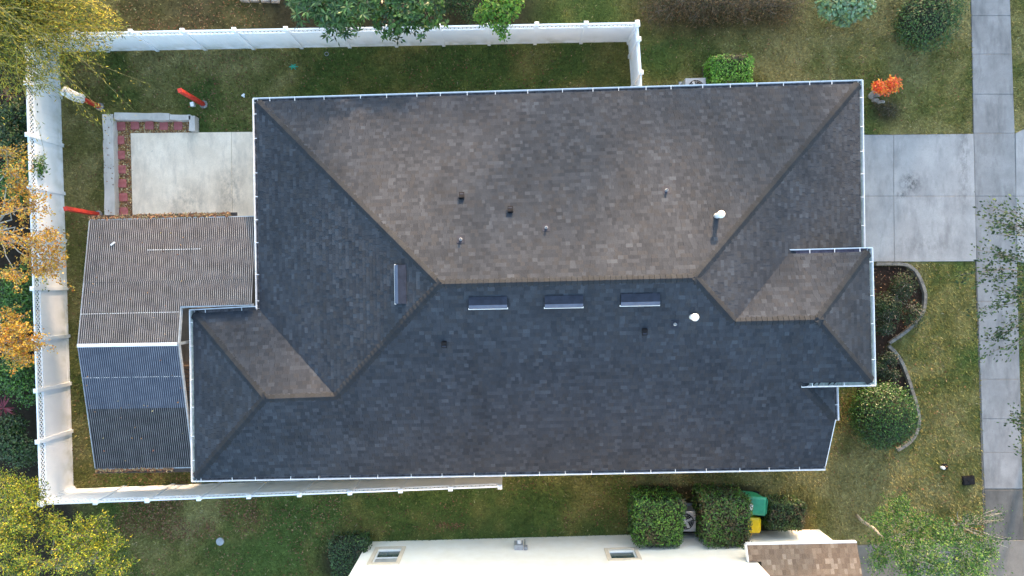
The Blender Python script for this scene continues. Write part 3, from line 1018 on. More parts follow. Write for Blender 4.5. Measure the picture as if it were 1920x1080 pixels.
# frame: beams, edge trims and posts
for p, q, nm in ((NW_, NE_, 'eave_beam'), (RW_, RE_, 'ridge_beam'), (SW_, SE_, 'eave_beam'), (NW_, RW_, 'edge_beam'), (RW_, SW_, 'edge_beam'), (RE_, SE_, 'edge_beam'), (in_pt, RE_, 'edge_beam'), (in_pt, far_E, 'eave_beam')):
    mb = MB()
    d = (q - p) / 2; hd = np.cross(d, (0, 0, 1)); hd /= np.linalg.norm(hd)
    mb.obox((p + q) / 2 - np.array([0, 0, .085]), d * .995, hd * .03, np.array([0, 0, .07]))
    mb.build(nm, M['wood'] if 'ridge' in nm else M['steel'], cov)
for p in (NW_, lerp(NW_, NE_, .5), NE_, RW_, RE_, SW_, SE_, in_pt):
    c = p + (W(262, 640, 2.5) - p) * .03
    mb = MB(); mb.box((c[0], c[1], (p[2] - .12) / 2), (.09, .09, p[2] - .2)); mb.build('post', M['steel'], cov)
# little white marker lying on the sheets
mb = MB(); c = W(213, 457, 2.49); mb.box(c + np.array([0, 0, .05]), (.17, .05, .03), (1, .8))
tag(mb.build('white_offcut', M['whitepaint']), 'tiny white offcut lying on the corrugated patio cover', 'scrap')
# pallets and bench seen in the slot between cover and house
q0 = W(347, 742, .3)
pl = thing('slatted_bench', (q0[0], q0[1], .06), 'dark slatted wooden bench in the slot between patio cover and house', 'bench')
for i in range(16):
    mb = MB(); mb.box((q0[0] + .1, q0[1] + 1.25 - i * .165, .46), (.95, .115, .03), (1, .02)); mb.build('slat', M['wood'], pl)
for s in (-1, 1):
    mb = MB(); mb.box((q0[0] + .1, q0[1] + s * 1.1, .25), (.8, .07, .38)); mb.build('leg', M['wood'], pl)

# ------------------------------------------------------------------ low wall, stepping stones, red posts
gw = thing('garden_wall', W(200, 215, 0), 'low pale concrete garden wall in an L beside the patio', 'garden wall')
ZB = .34
for nm, a, b, w_ in (('wall_block', (202, 214), (206, 405), .38), ('wall_block', (214, 217), (317, 219), .26), ('wall_block', (318, 220), (357, 220), .20), ('wall_block', (360, 217), (360, 245), .22)):
    p, q = W(*a, ZB), W(*b, ZB)
    d = q - p; ln = np.linalg.norm(d)
    mb = MB()
    n = max(2, int(ln / .35)); hd = np.array([-d[1], d[0], 0]) / ln
    vs = []
    for i in range(n + 1):
        c = lerp(p, q, i / n); jl, jr = random.uniform(-.015, .015), random.uniform(-.02, .02)
        vs += [c + hd * (w_ / 2 + jl), c - hd * (w_ / 2 + jr)]
    top = len(vs)
    bb = [v - np.array([0, 0, ZB + .05]) for v in vs]
    fs = []
    for i in range(n):
        a0, a1, b0, b1 = 2 * i, 2 * i + 1, 2 * i + 2, 2 * i + 3
        fs += [(a0, a1, b1, b0), (top + a0, a0, b0, top + b0), (a1, top + a1, top + b1, b1)]
    fs += [(0, top, top + 1, 1), (2 * n, 2 * n + 1, top + 2 * n + 1, top + 2 * n)]
    mb.add(vs + bb, fs)
    mb.build(nm, M['block'], gw)
# gravel bed under the stepping stones
GB = [(212, 222), (356, 223), (356, 250), (246, 250), (250, 408), (214, 408)]
mb = MB(); mb.prism([W(*p)[:2] for p in GB], -.05, .022)
tag(mb.build('gravel_bed', noisy('bed_soil', (.16, .09, .05), (.32, .20, .11), 14., .95)), kind='structure')


def scatter_poly(poly, n):
    us = np.array([p[0] for p in poly]); vs_ = np.array([p[1] for p in poly])
    u = rng.uniform(us.min(), us.max(), n * 3); v = rng.uniform(vs_.min(), vs_.max(), n * 3)
    k = in_poly(u, v, poly)
    return u[k][:n], v[k][:n]


def leaf_quads(p, L, w, col, tilt=.35, up=None, d=None, fold=.25):
    """flat leaves scattered at p; (n,3)"""
    n = len(p)
    if up is None:
        up = np.stack([tilt * rng.standard_normal(n), tilt * rng.standard_normal(n), np.ones(n)], -1)
    up = up / np.linalg.norm(up, axis=1, keepdims=True)
    if d is None:
        d = rng.standard_normal((n, 3))
    d = d - up * (d * up).sum(1, keepdims=True)
    d /= np.linalg.norm(d, axis=1, keepdims=True) + 1e-9
    s = np.cross(up, d)
    L = np.broadcast_to(np.asarray(L, float), (n,))[:, None]; w = np.broadcast_to(np.asarray(w, float), (n,))[:, None]
    v = np.stack([p, p + d * L * .5 + s * w * .5 + up * w * fold, p + d * L, p + d * L * .5 - s * w * .5 + up * w * fold], 1).reshape(-1, 3)
    return v, np.repeat(col, 4, 0)


GRAVEL_C = [(.46, .27, .085), (.36, .18, .07), (.55, .38, .18), (.22, .09, .05), (.62, .50, .30), (.30, .12, .07)]
u, v = scatter_poly(GB, 5200)
p = np.stack([(u - 960) * CAM_H / FPX, (540 - v) * CAM_H / FPX, np.full(len(u), .028) + rng.random(len(u)) * .02], -1)
vv, cc = leaf_quads(p, rng.uniform(.04, .085, len(p)), rng.uniform(.03, .055, len(p)), pal(GRAVEL_C, len(p)), .3)
tag(link('bark_chips', np_mesh('bark_chips', vv, 4, M['litter'], cc)), 'loose tan bark chips and gravel around the red stepping stones', 'gravel', kind='stuff')
st = [(228, 237), (254, 235), (281, 235), (308, 236), (335, 236), (226, 263), (227, 291), (229, 318), (230, 344), (232, 370), (233, 397)]
wh = ['at the corner of the low wall', 'first right of the corner in the top row', 'second right of the corner in the top row', 'third right of the corner in the top row',
      'rightmost in the top row', 'first below the corner', 'second below the corner', 'third below the corner', 'third from the bottom of the column', 'second from the bottom of the column', 'lowest, next to the patio cover']
sm = MB()
out = []
for i in range(24):   # scalloped square
    t = 2 * math.pi * i / 24
    r = .165 / max(abs(math.cos(t)), abs(math.sin(t))) ** .75 * (1 + .035 * math.cos(8 * t))
    out.append((r * math.cos(t), r * math.sin(t)))
inn = [(a * .93, b * .93) for a, b in out]
k = len(out)
sm.add([(a, b, 0) for a, b in out] + [(a, b, .04) for a, b in out] + [(a, b, .05) for a, b in inn],
       [tuple(range(2 * k, 3 * k))] + [(i, (i + 1) % k, k + (i + 1) % k, k + i) for i in range(k)] + [(k + i, k + (i + 1) % k, 2 * k + (i + 1) % k, 2 * k + i) for i in range(k)])
sme = sm.mesh('stepping_stone', M['paver'])
for (a, b), t in zip(st, wh):
    o = link('stepping_stone', sme)
    o.location = V3(W(a, b, .02)); o.rotation_euler.z = random.uniform(-.08, .08)
    tag(o, 'red square stepping stone, ' + t, 'stepping stone', 'red stepping stones')

for (bx_, by_), h, lab, cl in (((187, 200), 1.95, 'red wooden post with a pale tarp wrapped round its top, by the back fence corner', True),
                               ((382, 196), 1.85, 'red wooden post standing on the lawn above the patio', False),
                               ((185, 402), 1.9, 'red wooden post beside the top corner of the corrugated patio cover', False)):
    b = W(bx_, by_, 0)
    r = thing('red_post', b, lab, 'post', 'red wooden posts')
    mb = MB()
    mb.box((b[0], b[1], h / 2), (.13, .13, h), (1, .25)); mb.build('post_shaft', M['redpost'], r)
    mb = MB(); mb.box((b[0], b[1], h + .012), (.15, .15, .03), (1, .25)); mb.build('post_top', M['redpost'], r)
    mb = MB(); mb.lathe((b[0], b[1], 0), [(.16, -.02), (.15, .035), (.10, .05)], 14); mb.build('footing', M['stone'], r)
    if cl:
        mb = MB()
        pr = [(.10, 1.02), (.15, 1.1), (.16, 1.3), (.175, 1.55), (.16, 1.8), (.17, 1.98), (.10, 2.03), (.02, 2.04)]
        n = 14
        vs, fs = [], []
        for a, z in pr:
            for j in range(n):
                t = 2 * math.pi * j / n; rr = a * (1 + .22 * math.sin(3 * t + z * 5) * (.4 + .6 * random.random()))
                vs.append((b[0] + rr * math.cos(t), b[1] + rr * math.sin(t), z + random.uniform(-.03, .03)))
        fs = [(i * n + j, i * n + (j + 1) % n, (i + 1) * n + (j + 1) % n, (i + 1) * n + j) for i in range(len(pr) - 1) for j in range(n)]
        mb.add(vs, fs)
        mb.build('tarp_wrap', M['cloth'], r, True)
mb = MB(); c = W(363, 197, 0); mb.box((c[0], c[1], .05), (.12, .15, .12), (1, .2)); mb.box((c[0], c[1], .13), (.13, .16, .03), (1, .2))
tag(mb.build('outlet_box', M['whitepaint']), 'small white box on the grass below the red post above the patio', 'box')

# ------------------------------------------------------------------ small things on the lawn
mb = MB(); c = W(413, 1015); mb.lathe((c[0], c[1], -.02), [(.15, 0), (.15, .06), (.135, .075), (.135, .068), (.05, .068), (.045, .085), (.01, .085)], 20)
tag(mb.build('cleanout_cover', M['acmetal']), 'round grey cover set in the grass near the yellow tree', 'cover')
c = W(1814, 900); mb = MB()
mb.box((c[0], c[1], .03), (.45, .33, .1), (1, .08)); mb.box((c[0], c[1], .09), (.39, .27, .03), (1, .08)); mb.box((c[0], c[1], .11), (.08, .05, .02), (1, .08))
tag(mb.build('meter_box', M['black']), 'black plastic meter box lid in the grass beside the sidewalk', 'meter box')
c = W(1768, 876); kv = thing('water_valve', c, 'small white valve cap with black collar on the front lawn', 'valve')
mb = MB(); mb.lathe((c[0] + .05, c[1] + .02, -.02), [(.13, 0), (.13, .05), (.10, .07), (.02, .07)], 14); mb.build('collar', M['black'], kv)
mb = MB(); mb.lathe((c[0] - .05, c[1], 0), [(.06, 0), (.06, .13), (.045, .16), (.01, .165)], 14); mb.build('cap', M['whitepaint'], kv)
c = W(551, 126); mb = MB()
for i in range(6):
    t = i * 1.05; mb.tube([(c[0], c[1], .06), (c[0] + .10 * math.cos(t), c[1] + .07 * math.sin(t), .09), (c[0] + .17 * math.cos(t), c[1] + .11 * math.sin(t), .03)], [.03, .025, .015], 6)
tag(mb.build('garden_toy', M['teal']), 'small teal plastic toy lying in the side yard grass', 'toy')
c = W(613, 102); mb = MB()
mb.tube([(c[0] + .07 * math.cos(t), c[1] + .07 * math.sin(t), .05) for t in np.linspace(0, 6.28, 15)], .012, 5)
tag(mb.build('hose_ring', M['acmetal']), 'small grey ring on the grass below the side fence', 'ring')
c = W(457, 179); mb = MB(); mb.box((c[0], c[1], .06), (.13, .06, .03), (1, .7)); mb.box((c[0] + .03, c[1] - .05, .05), (.05, .08, .03), (1, .2))
tag(mb.build('paper_scrap', M['whitepaint']), 'white paper scrap on the grass left of the roof corner', 'scrap')
for i, px in enumerate((458, 476, 497, 515)):
    c = W(px, -2 + i * .5, .1); mb = MB()
    vs = [(c[0] + a * .17 + random.uniform(-.02, .02), c[1] + b * .09 + random.uniform(-.02, .02), z) for z, k in ((-.05, 1), (.14, .8)) for a, b in ((-k, -k), (k, -k), (k, k), (-k, k))]
    mb.add(vs, [(3, 2, 1, 0), (4, 5, 6, 7), (0, 1, 5, 4), (1, 2, 6, 5), (2, 3, 7, 6), (3, 0, 4, 7)])
    tag(mb.build('border_stone', M['stone']), 'grey border stone at the top edge, %s from the left' % ('first', 'second', 'third', 'fourth')[i], 'stone', 'border stones')

# curved edging of the front bed
ed1 = [(1640, 495), (1697, 495), (1712, 505), (1724, 524), (1732, 548), (1732, 575), (1722, 596), (1705, 614), (1685, 630), (1665, 643)]
ed2 = [(1664, 648), (1680, 664), (1690, 682), (1700, 708), (1709, 735), (1718, 765), (1722, 792), (1714, 815), (1700, 832), (1680, 843)]
eg = thing('garden_edging', W(1700, 640), 'curved grey concrete edging round the front planting bed', 'edging')
for ed in (ed1, ed2):
    pts = [W(*p)[:2] for p in ed]
    seg = np.cumsum([0] + [np.linalg.norm(b - a) for a, b in zip(pts[:-1], pts[1:])])
    n = int(seg[-1] / .30)
    ts = np.linspace(0, seg[-1], n + 1)
    xs = np.interp(ts, seg, [p[0] for p in pts]); ys = np.interp(ts, seg, [p[1] for p in pts])
    for i in range(n):
        a, b = np.array([xs[i], ys[i]]), np.array([xs[i + 1], ys[i + 1]])
        d = b - a; ln = np.linalg.norm(d)
        mb = MB(); mb.box((*((a + b) / 2), .05 + random.uniform(-.008, .008)), (ln - .010, .115, .16), d)
        mb.build('edging_block', M['kerb'], eg)

# ------------------------------------------------------------------ neighbouring house below
nb = thing('neighbor_house', W(1050, 1060), 'cream stucco two storey neighboring house wall along the lower edge', 'house')
WL, WRb = W(690, 1016)[:2], W(1430, 997)[:2]
WX = W(1536, 993)[:2]
dw = (WX - WL) / np.linalg.norm(WX - WL); nw = np.array([dw[1], -dw[0]])       # nw points away from our house
mb = MB()
w1, w2 = .8, 1.5


def wall_pt(t, z, off=0.): return np.array([*(WL + dw * t - nw * off), z])


LT = np.linalg.norm(WX - WL)
t_br = float((np.array([8.32, 0]) - np.array([WL[0], 0])) @ np.array([1, 0]) / dw[0])
HT = 6.2


def wall_with_holes(L0, L1, z0, z1, holes, depth, mb):
    ts = sorted({L0, L1, *[h[0] for h in holes], *[h[1] for h in holes]}); zs = sorted({z0, z1, *[h[2] for h in holes], *[h[3] for h in holes]})
    for a, b in zip(ts[:-1], ts[1:]):
        for c, d in zip(zs[:-1], zs[1:]):
            if any(h[0] <= (a + b) / 2 <= h[1] and h[2] <= (c + d) / 2 <= h[3] for h in holes): continue
            mb.add([wall_pt(a, c), wall_pt(b, c), wall_pt(b, d), wall_pt(a, d)], [(3, 2, 1, 0)])
    for h in holes:
        a, b, c, d = h[:4]
        for p, q in (((a, c), (b, c)), ((b, c), (b, d)), ((b, d), (a, d)), ((a, d), (a, c))):
            mb.add([wall_pt(p[0], p[1]), wall_pt(q[0], q[1]), wall_pt(q[0], q[1], -depth), wall_pt(p[0], p[1], -depth)], [(0, 1, 2, 3)])


def on_wall(px, py):
    """t and height on the neighbour's wall for a picture point"""
    for z in np.linspace(0, 6, 601):
        p = W(px, py, z)[:2] - WL
        if p @ nw <= 0.0: pass
        else: return float(p @ dw), float(z) 
    return None


def wall_tz(px, py):
    r = np.array([(px - 960) / FPX, (540 - py) / FPX])
    # (r*(H-z) - WL).nw = 0
    k = (WL @ nw) / (r @ nw)
    z = CAM_H - k
    return float((r * k - WL) @ dw), z


h1a, h1b = wall_tz(706, 1030), wall_tz(733, 1056)
h2a, h2b = wall_tz(1140, 1032), wall_tz(1196, 1048)
t0w = wall_tz(699, 1055)[0]
win1 = (h1a[0] - .02, h1a[0] + .82, h1a[1], h1a[1] + 1.15)
win1 = (.55, 1.42, h1a[1], max(h1a[1] + .9, h1b[1]))
win2 = (h2a[0], h2b[0], h2a[1], h2b[1])
wall_with_holes(0, t_br, -.1, HT, [win1, win2], .12, mb)
wall_with_holes(t_br, LT, -.1, 2.62, [], .1, mb)
B0, B1, B2 = WL + nw * 9, WL + dw * t_br + nw * 9, WL + dw * LT + nw * 9
mb.add([(*WL, -.1), (*B0, -.1), (*B0, HT), (*WL, HT)], [(0, 1, 2, 3)])
c0 = WL + dw * t_br
mb.add([(*c0, -.1), (*B1, -.1), (*B1, HT), (*c0, HT)], [(3, 2, 1, 0)])
mb.add([(*WX, -.1), (*B2, -.1), (*B2, 2.62), (*WX, 2.62)], [(3, 2, 1, 0)])
mb.add([(*WL, HT), (*c0, HT), (*B1, HT), (*B0, HT)], [(0, 1, 2, 3)])
mb.build('wall', M['stucco'], nb)
for (a, b, c, d), two in ((win1, True), (win2, False)):
    win = thing('dummy', (0, 0, 0), '', '') if False else None
    fm = MB()
    tw = .13
    for (p0, p1, q0_, q1_) in ((a - tw, b + tw, c - tw, c), (a - tw, b + tw, d, d + tw), (a - tw, a, c, d), (b, b + tw, c, d)):
        ce = wall_pt((p0 + p1) / 2, (q0_ + q1_) / 2, .02)
        fm.obox(ce, np.array([*dw, 0]) * (p1 - p0) / 2, np.array([*nw, 0]) * .025, np.array([0, 0, (q1_ - q0_) / 2]))
    wo = fm.build('window', M['trim'], nb)
    fm = MB()
    fw = .04
    for (p0, p1, q0_, q1_) in ((a, b, c, c + fw), (a, b, d - fw, d), (a, a + fw, c + fw, d - fw), (b - fw, b, c + fw, d - fw)) + (((a + fw, b - fw, (c + d) / 2 - fw / 2, (c + d) / 2 + fw / 2),) if two else ()):
        ce = wall_pt((p0 + p1) / 2, (q0_ + q1_) / 2, -.07)
        fm.obox(ce, np.array([*dw, 0]) * (p1 - p0) / 2, np.array([*nw, 0]) * .02, np.array([0, 0, (q1_ - q0_) / 2]))
    fm.build('frame', M['whitepaint'], wo)
    halves = [(c, (c + d) / 2), ((c + d) / 2, d)] if two else [(c, d)]
    for i, (z0, z1) in enumerate(halves):
        fm = MB(); fm.obox(wall_pt((a + b) / 2, (z0 + z1) / 2, -.085), np.array([*dw, 0]) * (b - a) / 2, np.array([*nw, 0]) * .004, np.array([0, 0, (z1 - z0) / 2 - .002]))
        fm.build('pane', M['blind'] if (two and i == 1) else M['glass'], wo)
# electricity meter
t_, z_ = wall_tz(972, 1003)
mt = thing('electric_meter', wall_pt(t_, .9, .1), 'grey electric meter box fixed to the cream neighboring wall', 'meter')
mb = MB(); mb.obox(wall_pt(t_, 1.0, .09), np.array([*dw, 0]) * .16, np.array([*nw, 0]) * .088, np.array([0, 0, .24])); mb.build('box', M['acmetal'], mt)
mb = MB(); c = wall_pt(t_ + .02, 1.1, .2)
mb.tube([c, c + np.array([*(-nw), 0]) * .13], [.085, .075], 14); mb.build('dial', M['steel'], mt)
mb = MB(); mb.tube([wall_pt(t_ + .23, .3, .04), wall_pt(t_ + .23, 1.3, .04)], .025, 8); mb.obox(wall_pt(t_ + .25, 1.2, .08), np.array([*dw, 0]) * .07, np.array([*nw, 0]) * .06, np.array([0, 0, .10])); mb.build('conduit', M['acmetal'], mt)
# wing roof with tan shingles
ev0, ev1 = W(1400, 1022, 2.72), W(1606, 1018, 2.72)
pT = plane((1400, 1022), (1606, 1018), 2.72, (0, -1), .36)
g2 = pT[:2] / np.linalg.norm(pT[:2])
cut = lambda p, s: on(pT, p[0] + g2[0] * s, p[1] + g2[1] * s)
ov = .42
ed = (ev1 - ev0) / np.linalg.norm(ev1 - ev0)
fpoly = [ev0, ev1, cut(ev1, 4.6), cut(ev0 + ed * ov, 4.6), cut(ev0 + ed * ov, .5), cut(ev0, .5)]
mb = MB()
mb.add([p - np.array([0, 0, .006]) for p in fpoly] + [p - np.array([0, 0, .16]) for p in fpoly], [(0, 5, 4, 3, 2, 1)[::-1]] + [(i, 6 + i, 6 + (i + 1) % 6, (i + 1) % 6) for i in range(6)] + [(6, 7, 8, 9, 10, 11)])
nroof = mb.build('roof', M['underlay'], nb)
trows = []
shingle_face(pT, fpoly, trows, .165, .09, .18, np.array([(.145, .102, .072), (.18, .132, .096), (.225, .17, .126), (.33, .265, .205), (.12, .083, .06)]), np.array([.26, .30, .2, .12, .12]), flat=.4)
trows.sort(key=lambda r: (abs(r[0][0][0]) > 99) - r[3] * 1e3 - r[0][0][1] * 10)
for r in trows[:300]:
    link('shingle', shingle_mesh('shingle', [r], M['tanshingle']), nroof)
tag(link('shingles', shingle_mesh('shingles', trows[300:], M['tanshingle']), nroof), kind='stuff')
mb = MB()
gd = ed / 1
mb.obox((ev0 + ev1) / 2 + np.array([0, .03, -.06]), (ev1 - ev0) / 2, np.array([0, .025, 0]), np.array([0, 0, .075]))
mb.obox(ev0 + np.array([-.02, 0, -.06]) + np.array([g2[0], g2[1], .36]) * .25, np.array([.02, 0, 0]), np.array([g2[0], g2[1], .36]) * .25, np.array([0, 0, .09]))
mb.build('fascia', M['whitepaint'], nb)


# ------------------------------------------------------------------ outdoor units and bins
def ac_unit(name, label, c, s=(.75, .75, .72), rz=0.):
    r = thing(name, c, label, 'air conditioner', 'air conditioner units')
    mb = MB(); ax = (math.cos(rz), math.sin(rz))
    mb.box((c[0], c[1], s[2] / 2), s, ax); mb.box((c[0], c[1], .02), (s[0] + .15, s[1] + .15, .08), ax)
    mb.build('cabinet', M['acmetal'], r)
    mb = MB(); mb.lathe((c[0], c[1], s[2] + .004), [(.30, 0), (.30, .012), (.02, .012)], 28); mb.build('fan_well', M['black'], r)
    mb = MB()
    for i in range(4):
        t = i * math.pi / 2 + .4; d = np.array([math.cos(t), math.sin(t), 0]); n_ = np.array([-d[1], d[0], .4])
        mb.obox(np.array([c[0], c[1], s[2] + .03]) + d * .14, d * .12, n_ / np.linalg.norm(n_) * .06, np.array([0, 0, .002]))
    mb.lathe((c[0], c[1], s[2] + .02), [(.06, 0), (.06, .03), (.01, .04)], 12)
    mb.build('fan', M['steel'], r)
    mb = MB()
    for k_ in range(5):
        rr = .06 + .06 * k_
        mb.tube([(c[0] + rr * math.cos(t), c[1] + rr * math.sin(t), s[2] + .06) for t in np.linspace(0, 2 * math.pi, 21)], .005, 4)
    mb.tube([(c[0] - .3, c[1], s[2] + .055), (c[0] + .3, c[1], s[2] + .055)], .006, 4); mb.tube([(c[0], c[1] - .3, s[2] + .055), (c[0], c[1] + .3, s[2] + .055)], .006, 4)
    mb.build('fan_guard', M['acmetal'], r)
    return r


c = W(1292, 978, .75); ac_unit('air_conditioner', 'grey air conditioner with round fan between the two clipped hedges', np.array([c[0] - .12, c[1], 0]))
c = W(1305, 168, .75); ac_unit('air_conditioner', 'grey air conditioner peeking from under the upper gutter', np.array([c[0], c[1] + .06, 0]), rz=.03)


def bin_(name, label, c, w, dp, h, body, rz):
    r = thing(name, c, label, 'bin', 'wheeled bins')
    ax = np.array([math.cos(rz), math.sin(rz), 0]); ay = np.array([-ax[1], ax[0], 0]); c = np.array([c[0], c[1], 0])
    mb = MB()
    vs = [c + ax * a * w / 2 * k + ay * b * dp / 2 * k + np.array([0, 0, z]) for z, k in ((.05, .8), (h - .12, 1.), (h - .05, 1.06)) for a, b in ((-1, -1), (1, -1), (1, 1), (-1, 1))]
    mb.add(vs, [(3, 2, 1, 0)] + [(4 * l + i, 4 * l + (i + 1) % 4, 4 * l + 4 + (i + 1) % 4, 4 * l + 4 + i) for l in (0, 1) for i in range(4)] + [(8, 9, 10, 11)])
    mb.build('body', body, r)
    mb = MB()
    vs = [c + ax * a * w / 2 * k + ay * b * dp / 2 * k + np.array([0, 0, z]) for z, k in ((h - .05, 1.1), (h, 1.08), (h + .04, .85)) for a, b in ((-1, -1), (1, -1), (1, 1), (-1, 1))]
    mb.add(vs, [(4 * l + i, 4 * l + (i + 1) % 4, 4 * l + 4 + (i + 1) % 4, 4 * l + 4 + i) for l in (0, 1) for i in range(4)] + [(8, 9, 10, 11)])
    lid = mb.build('lid', body, r)
    mb = MB(); e = c + ax * (w / 2 * 1.22)
    mb.tube([e - ay * dp * .42 + np.array([0, 0, h - .04]), e + ay * dp * .42 + np.array([0, 0, h - .04])], .018, 8)
    for s in (-1, 1): mb.tube([e + ay * dp * .42 * s + np.array([0, 0, h - .04]), c + ax * w * .5 + ay * dp * .42 * s + np.array([0, 0, h - .08])], .018, 8)
    mb.build('handle', body, r)
    for s in (-1, 1):
        mb = MB(); w0 = c + ax * w * .48 + ay * dp * .4 * s + np.array([0, 0, .11])
        mb.tube([w0 - ay * .03, w0 + ay * .03], .11, 14); mb.build('wheel', M['black'], r)
    return r, lid, ax, ay


c = W(1418, 949, 1.05)
gb, gl, ax, ay = bin_('wheeled_bin', 'green wheeled bin tucked behind the clipped hedge', c, .66, .62, 1.05, M['greenbin'], -.08)
mb = MB(); mb.obox(np.array([c[0], c[1], 1.093]) - ax * .19 - ay * .05, ax * .055, ay * .13, np.array([0, 0, .003])); mb.build('sticker', M['whitepaint'], gl)
c = W(1411, 985, .95)
bin_('wheeled_bin', 'yellow wheeled bin between the hedge and the cream wall', c, .5, .52, .95, M['yellowbin'], -.03)


# ------------------------------------------------------------------ plants
def blob_leaves(centers, radii, n, L, w, cols, weights=None, jitter=.2, shell=.55, out_tilt=.9, flat=.8, drop=None):
    """leaves spread through a set of ellipsoids, mostly near their surfaces, facing outwards"""
    centers = np.asarray(centers, float); radii = np.asarray(radii, float)
    if radii.ndim == 1: radii = np.stack([radii, radii, radii * flat], -1)
    vol = radii.prod(1) ** (2 / 3); k = rng.choice(len(centers), n, p=vol / vol.sum())
    d = rng.standard_normal((n, 3)); d /= np.linalg.norm(d, axis=1, keepdims=True)
    r = shell + (1 - shell) * rng.random(n) ** .6
    r *= 1 + .12 * rng.standard_normal(n)
    p = centers[k] + d * radii[k] * r[:, None]
    up = d * out_tilt + np.array([0, 0, .75]) + .55 * rng.standard_normal((n, 3))
    dirn = d + .8 * rng.standard_normal((n, 3)) + np.array([0, 0, -.25])
    col = pal(cols, n, jitter, weights)
    keep = p[:, 2] > .03
    if drop is not None: keep &= ~drop(p)
    p, up, dirn, col = p[keep], up[keep], dirn[keep], col[keep]
    Ls = L * rng.uniform(.65, 1.3, len(p)); ws = w * rng.uniform(.7, 1.25, len(p))
    return leaf_quads(p, Ls, ws, col, up=up, d=dirn)


def limb(mb, p, q, r0, r1, wob=.12, n=6, sides=6):
    p, q = np.asarray(p, float), np.asarray(q, float)
    ln = np.linalg.norm(q - p)
    pts = [lerp(p, q, i / (n - 1)) + (rng.standard_normal(3) * wob * ln * .35 * math.sin(math.pi * i / (n - 1))) for i in range(n)]
    mb.tube(pts, [r0 + (r1 - r0) * i / (n - 1) for i in range(n)], sides)
    return pts


def tree(name, label, base, centers, radii, n, L, w, cols, cat='tree', group=None, weights=None, trunk_r=.12, bark='bark', leafmat='leaf', fork=.45,
         twigs=3, shell=.4, flat=.75, jitter=.2, extra=None, drop=None):
    base = np.asarray(base, float)
    r = thing(name, base, label, cat, group)
    centers = np.asarray(centers, float)
    top = centers.mean(0)
    mb = MB()
    fk = lerp(base, top, fork); fk[2] = max(.3, top[2] * fork)
    limb(mb, base + np.array([0, 0, -.1]), fk, trunk_r, trunk_r * .75, .06, 5, 8)
    for c, ra in zip(centers, np.asarray(radii)):
        ra = float(np.max(ra))
        pts = limb(mb, fk, c, trunk_r * .55, trunk_r * .18, .16)
        for _ in range(twigs):
            d = rng.standard_normal(3); d /= np.linalg.norm(d)
            limb(mb, pts[rng.integers(3, 6)], c + d * ra * .9 * np.array([1, 1, .7]), trunk_r * .2, .006, .15, 5, 4)
    mb.build('trunk', M[bark], r, True)
    vv, cc = blob_leaves(centers, radii, n, L, w, cols, weights, jitter, shell, flat=flat, drop=drop)
    if extra is not None:
        vv = np.concatenate([vv, extra[0]]); cc = np.concatenate([cc, extra[1]])
    link('crown', np_mesh('crown', vv, 4, M[leafmat], cc), r)
    return r


def hedge_box(name, label, c, s, n, L, w, cols, rz=0., rnd=.22, group=None, cat='hedge', weights=None, lump=.10, leafmat='gloss_leaf'):
    """clipped block: leaves over a rounded box with a twiggy dark inside"""
    c = np.asarray(c, float)
    r = thing(name, (c[0], c[1], 0), label, cat, group)
    s = np.asarray(s, float) / 2
    m_ = n
    d = rng.standard_normal((m_, 3)); 
    q = rng.uniform(-1, 1, (m_, 3)); ax_ = rng.choice(3, m_, p=np.array([s[1] * s[2], s[0] * s[2], s[0] * s[1]]) / (s[1] * s[2] + s[0] * s[2] + s[0] * s[1]))
    sg = np.where(rng.random(m_) < .5, -1., 1.); sg = np.where((ax_ == 2), np.where(rng.random(m_) < .85, 1., -1.), sg)
    q[np.arange(m_), ax_] = sg
    pw = q * s
    inner = s - rnd
    near = np.clip(pw, -inner, inner)
    dv = pw - near; dl = np.linalg.norm(dv, axis=1, keepdims=True) + 1e-9
    nrm = dv / dl
    pw = near + nrm * rnd
    lum = 1 - lump * 6 * (fbm(pw[:, 0] + 3 * pw[:, 2] + c[0], pw[:, 1] + c[1] + 2 * pw[:, 2], .45, 4) - .4)
    depth = np.abs(rng.standard_normal(m_)) * .07
    pw = pw * lum[:, None] ** .5 - nrm * depth[:, None] + nrm * rng.uniform(0, .05, (m_, 1))
    R = np.array([[math.cos(rz), -math.sin(rz), 0], [math.sin(rz), math.cos(rz), 0], [0, 0, 1]])
    pw = pw @ R.T + np.array([c[0], c[1], s[2] + .02]); nrm = nrm @ R.T
    up = nrm + .6 * rng.standard_normal((m_, 3)) + np.array([0, 0, .5])
    keep = pw[:, 2] > .02
    col = pal(cols, m_, .25, weights)
    patch = fbm(pw[:, 0] * 1.0 + pw[:, 2], pw[:, 1] - pw[:, 2], .6, 51)
    col *= (.62 + .85 * patch)[:, None]
    dry_ = patch < .30 + .05 * rng.standard_normal(m_)
    col[dry_] = pal([(.10, .075, .035), (.07, .06, .03), (.05, .055, .02)], int(dry_.sum()), .25)
    vv, cc = leaf_quads(pw[keep], L * rng.uniform(.6, 1.3, keep.sum()), w * rng.uniform(.7, 1.3, keep.sum()), col[keep], up=up[keep])
    link('foliage', np_mesh('foliage', vv, 4, M[leafmat], cc), r)
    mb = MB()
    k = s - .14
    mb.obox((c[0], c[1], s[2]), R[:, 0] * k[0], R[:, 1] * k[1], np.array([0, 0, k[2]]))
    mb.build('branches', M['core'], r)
    return r


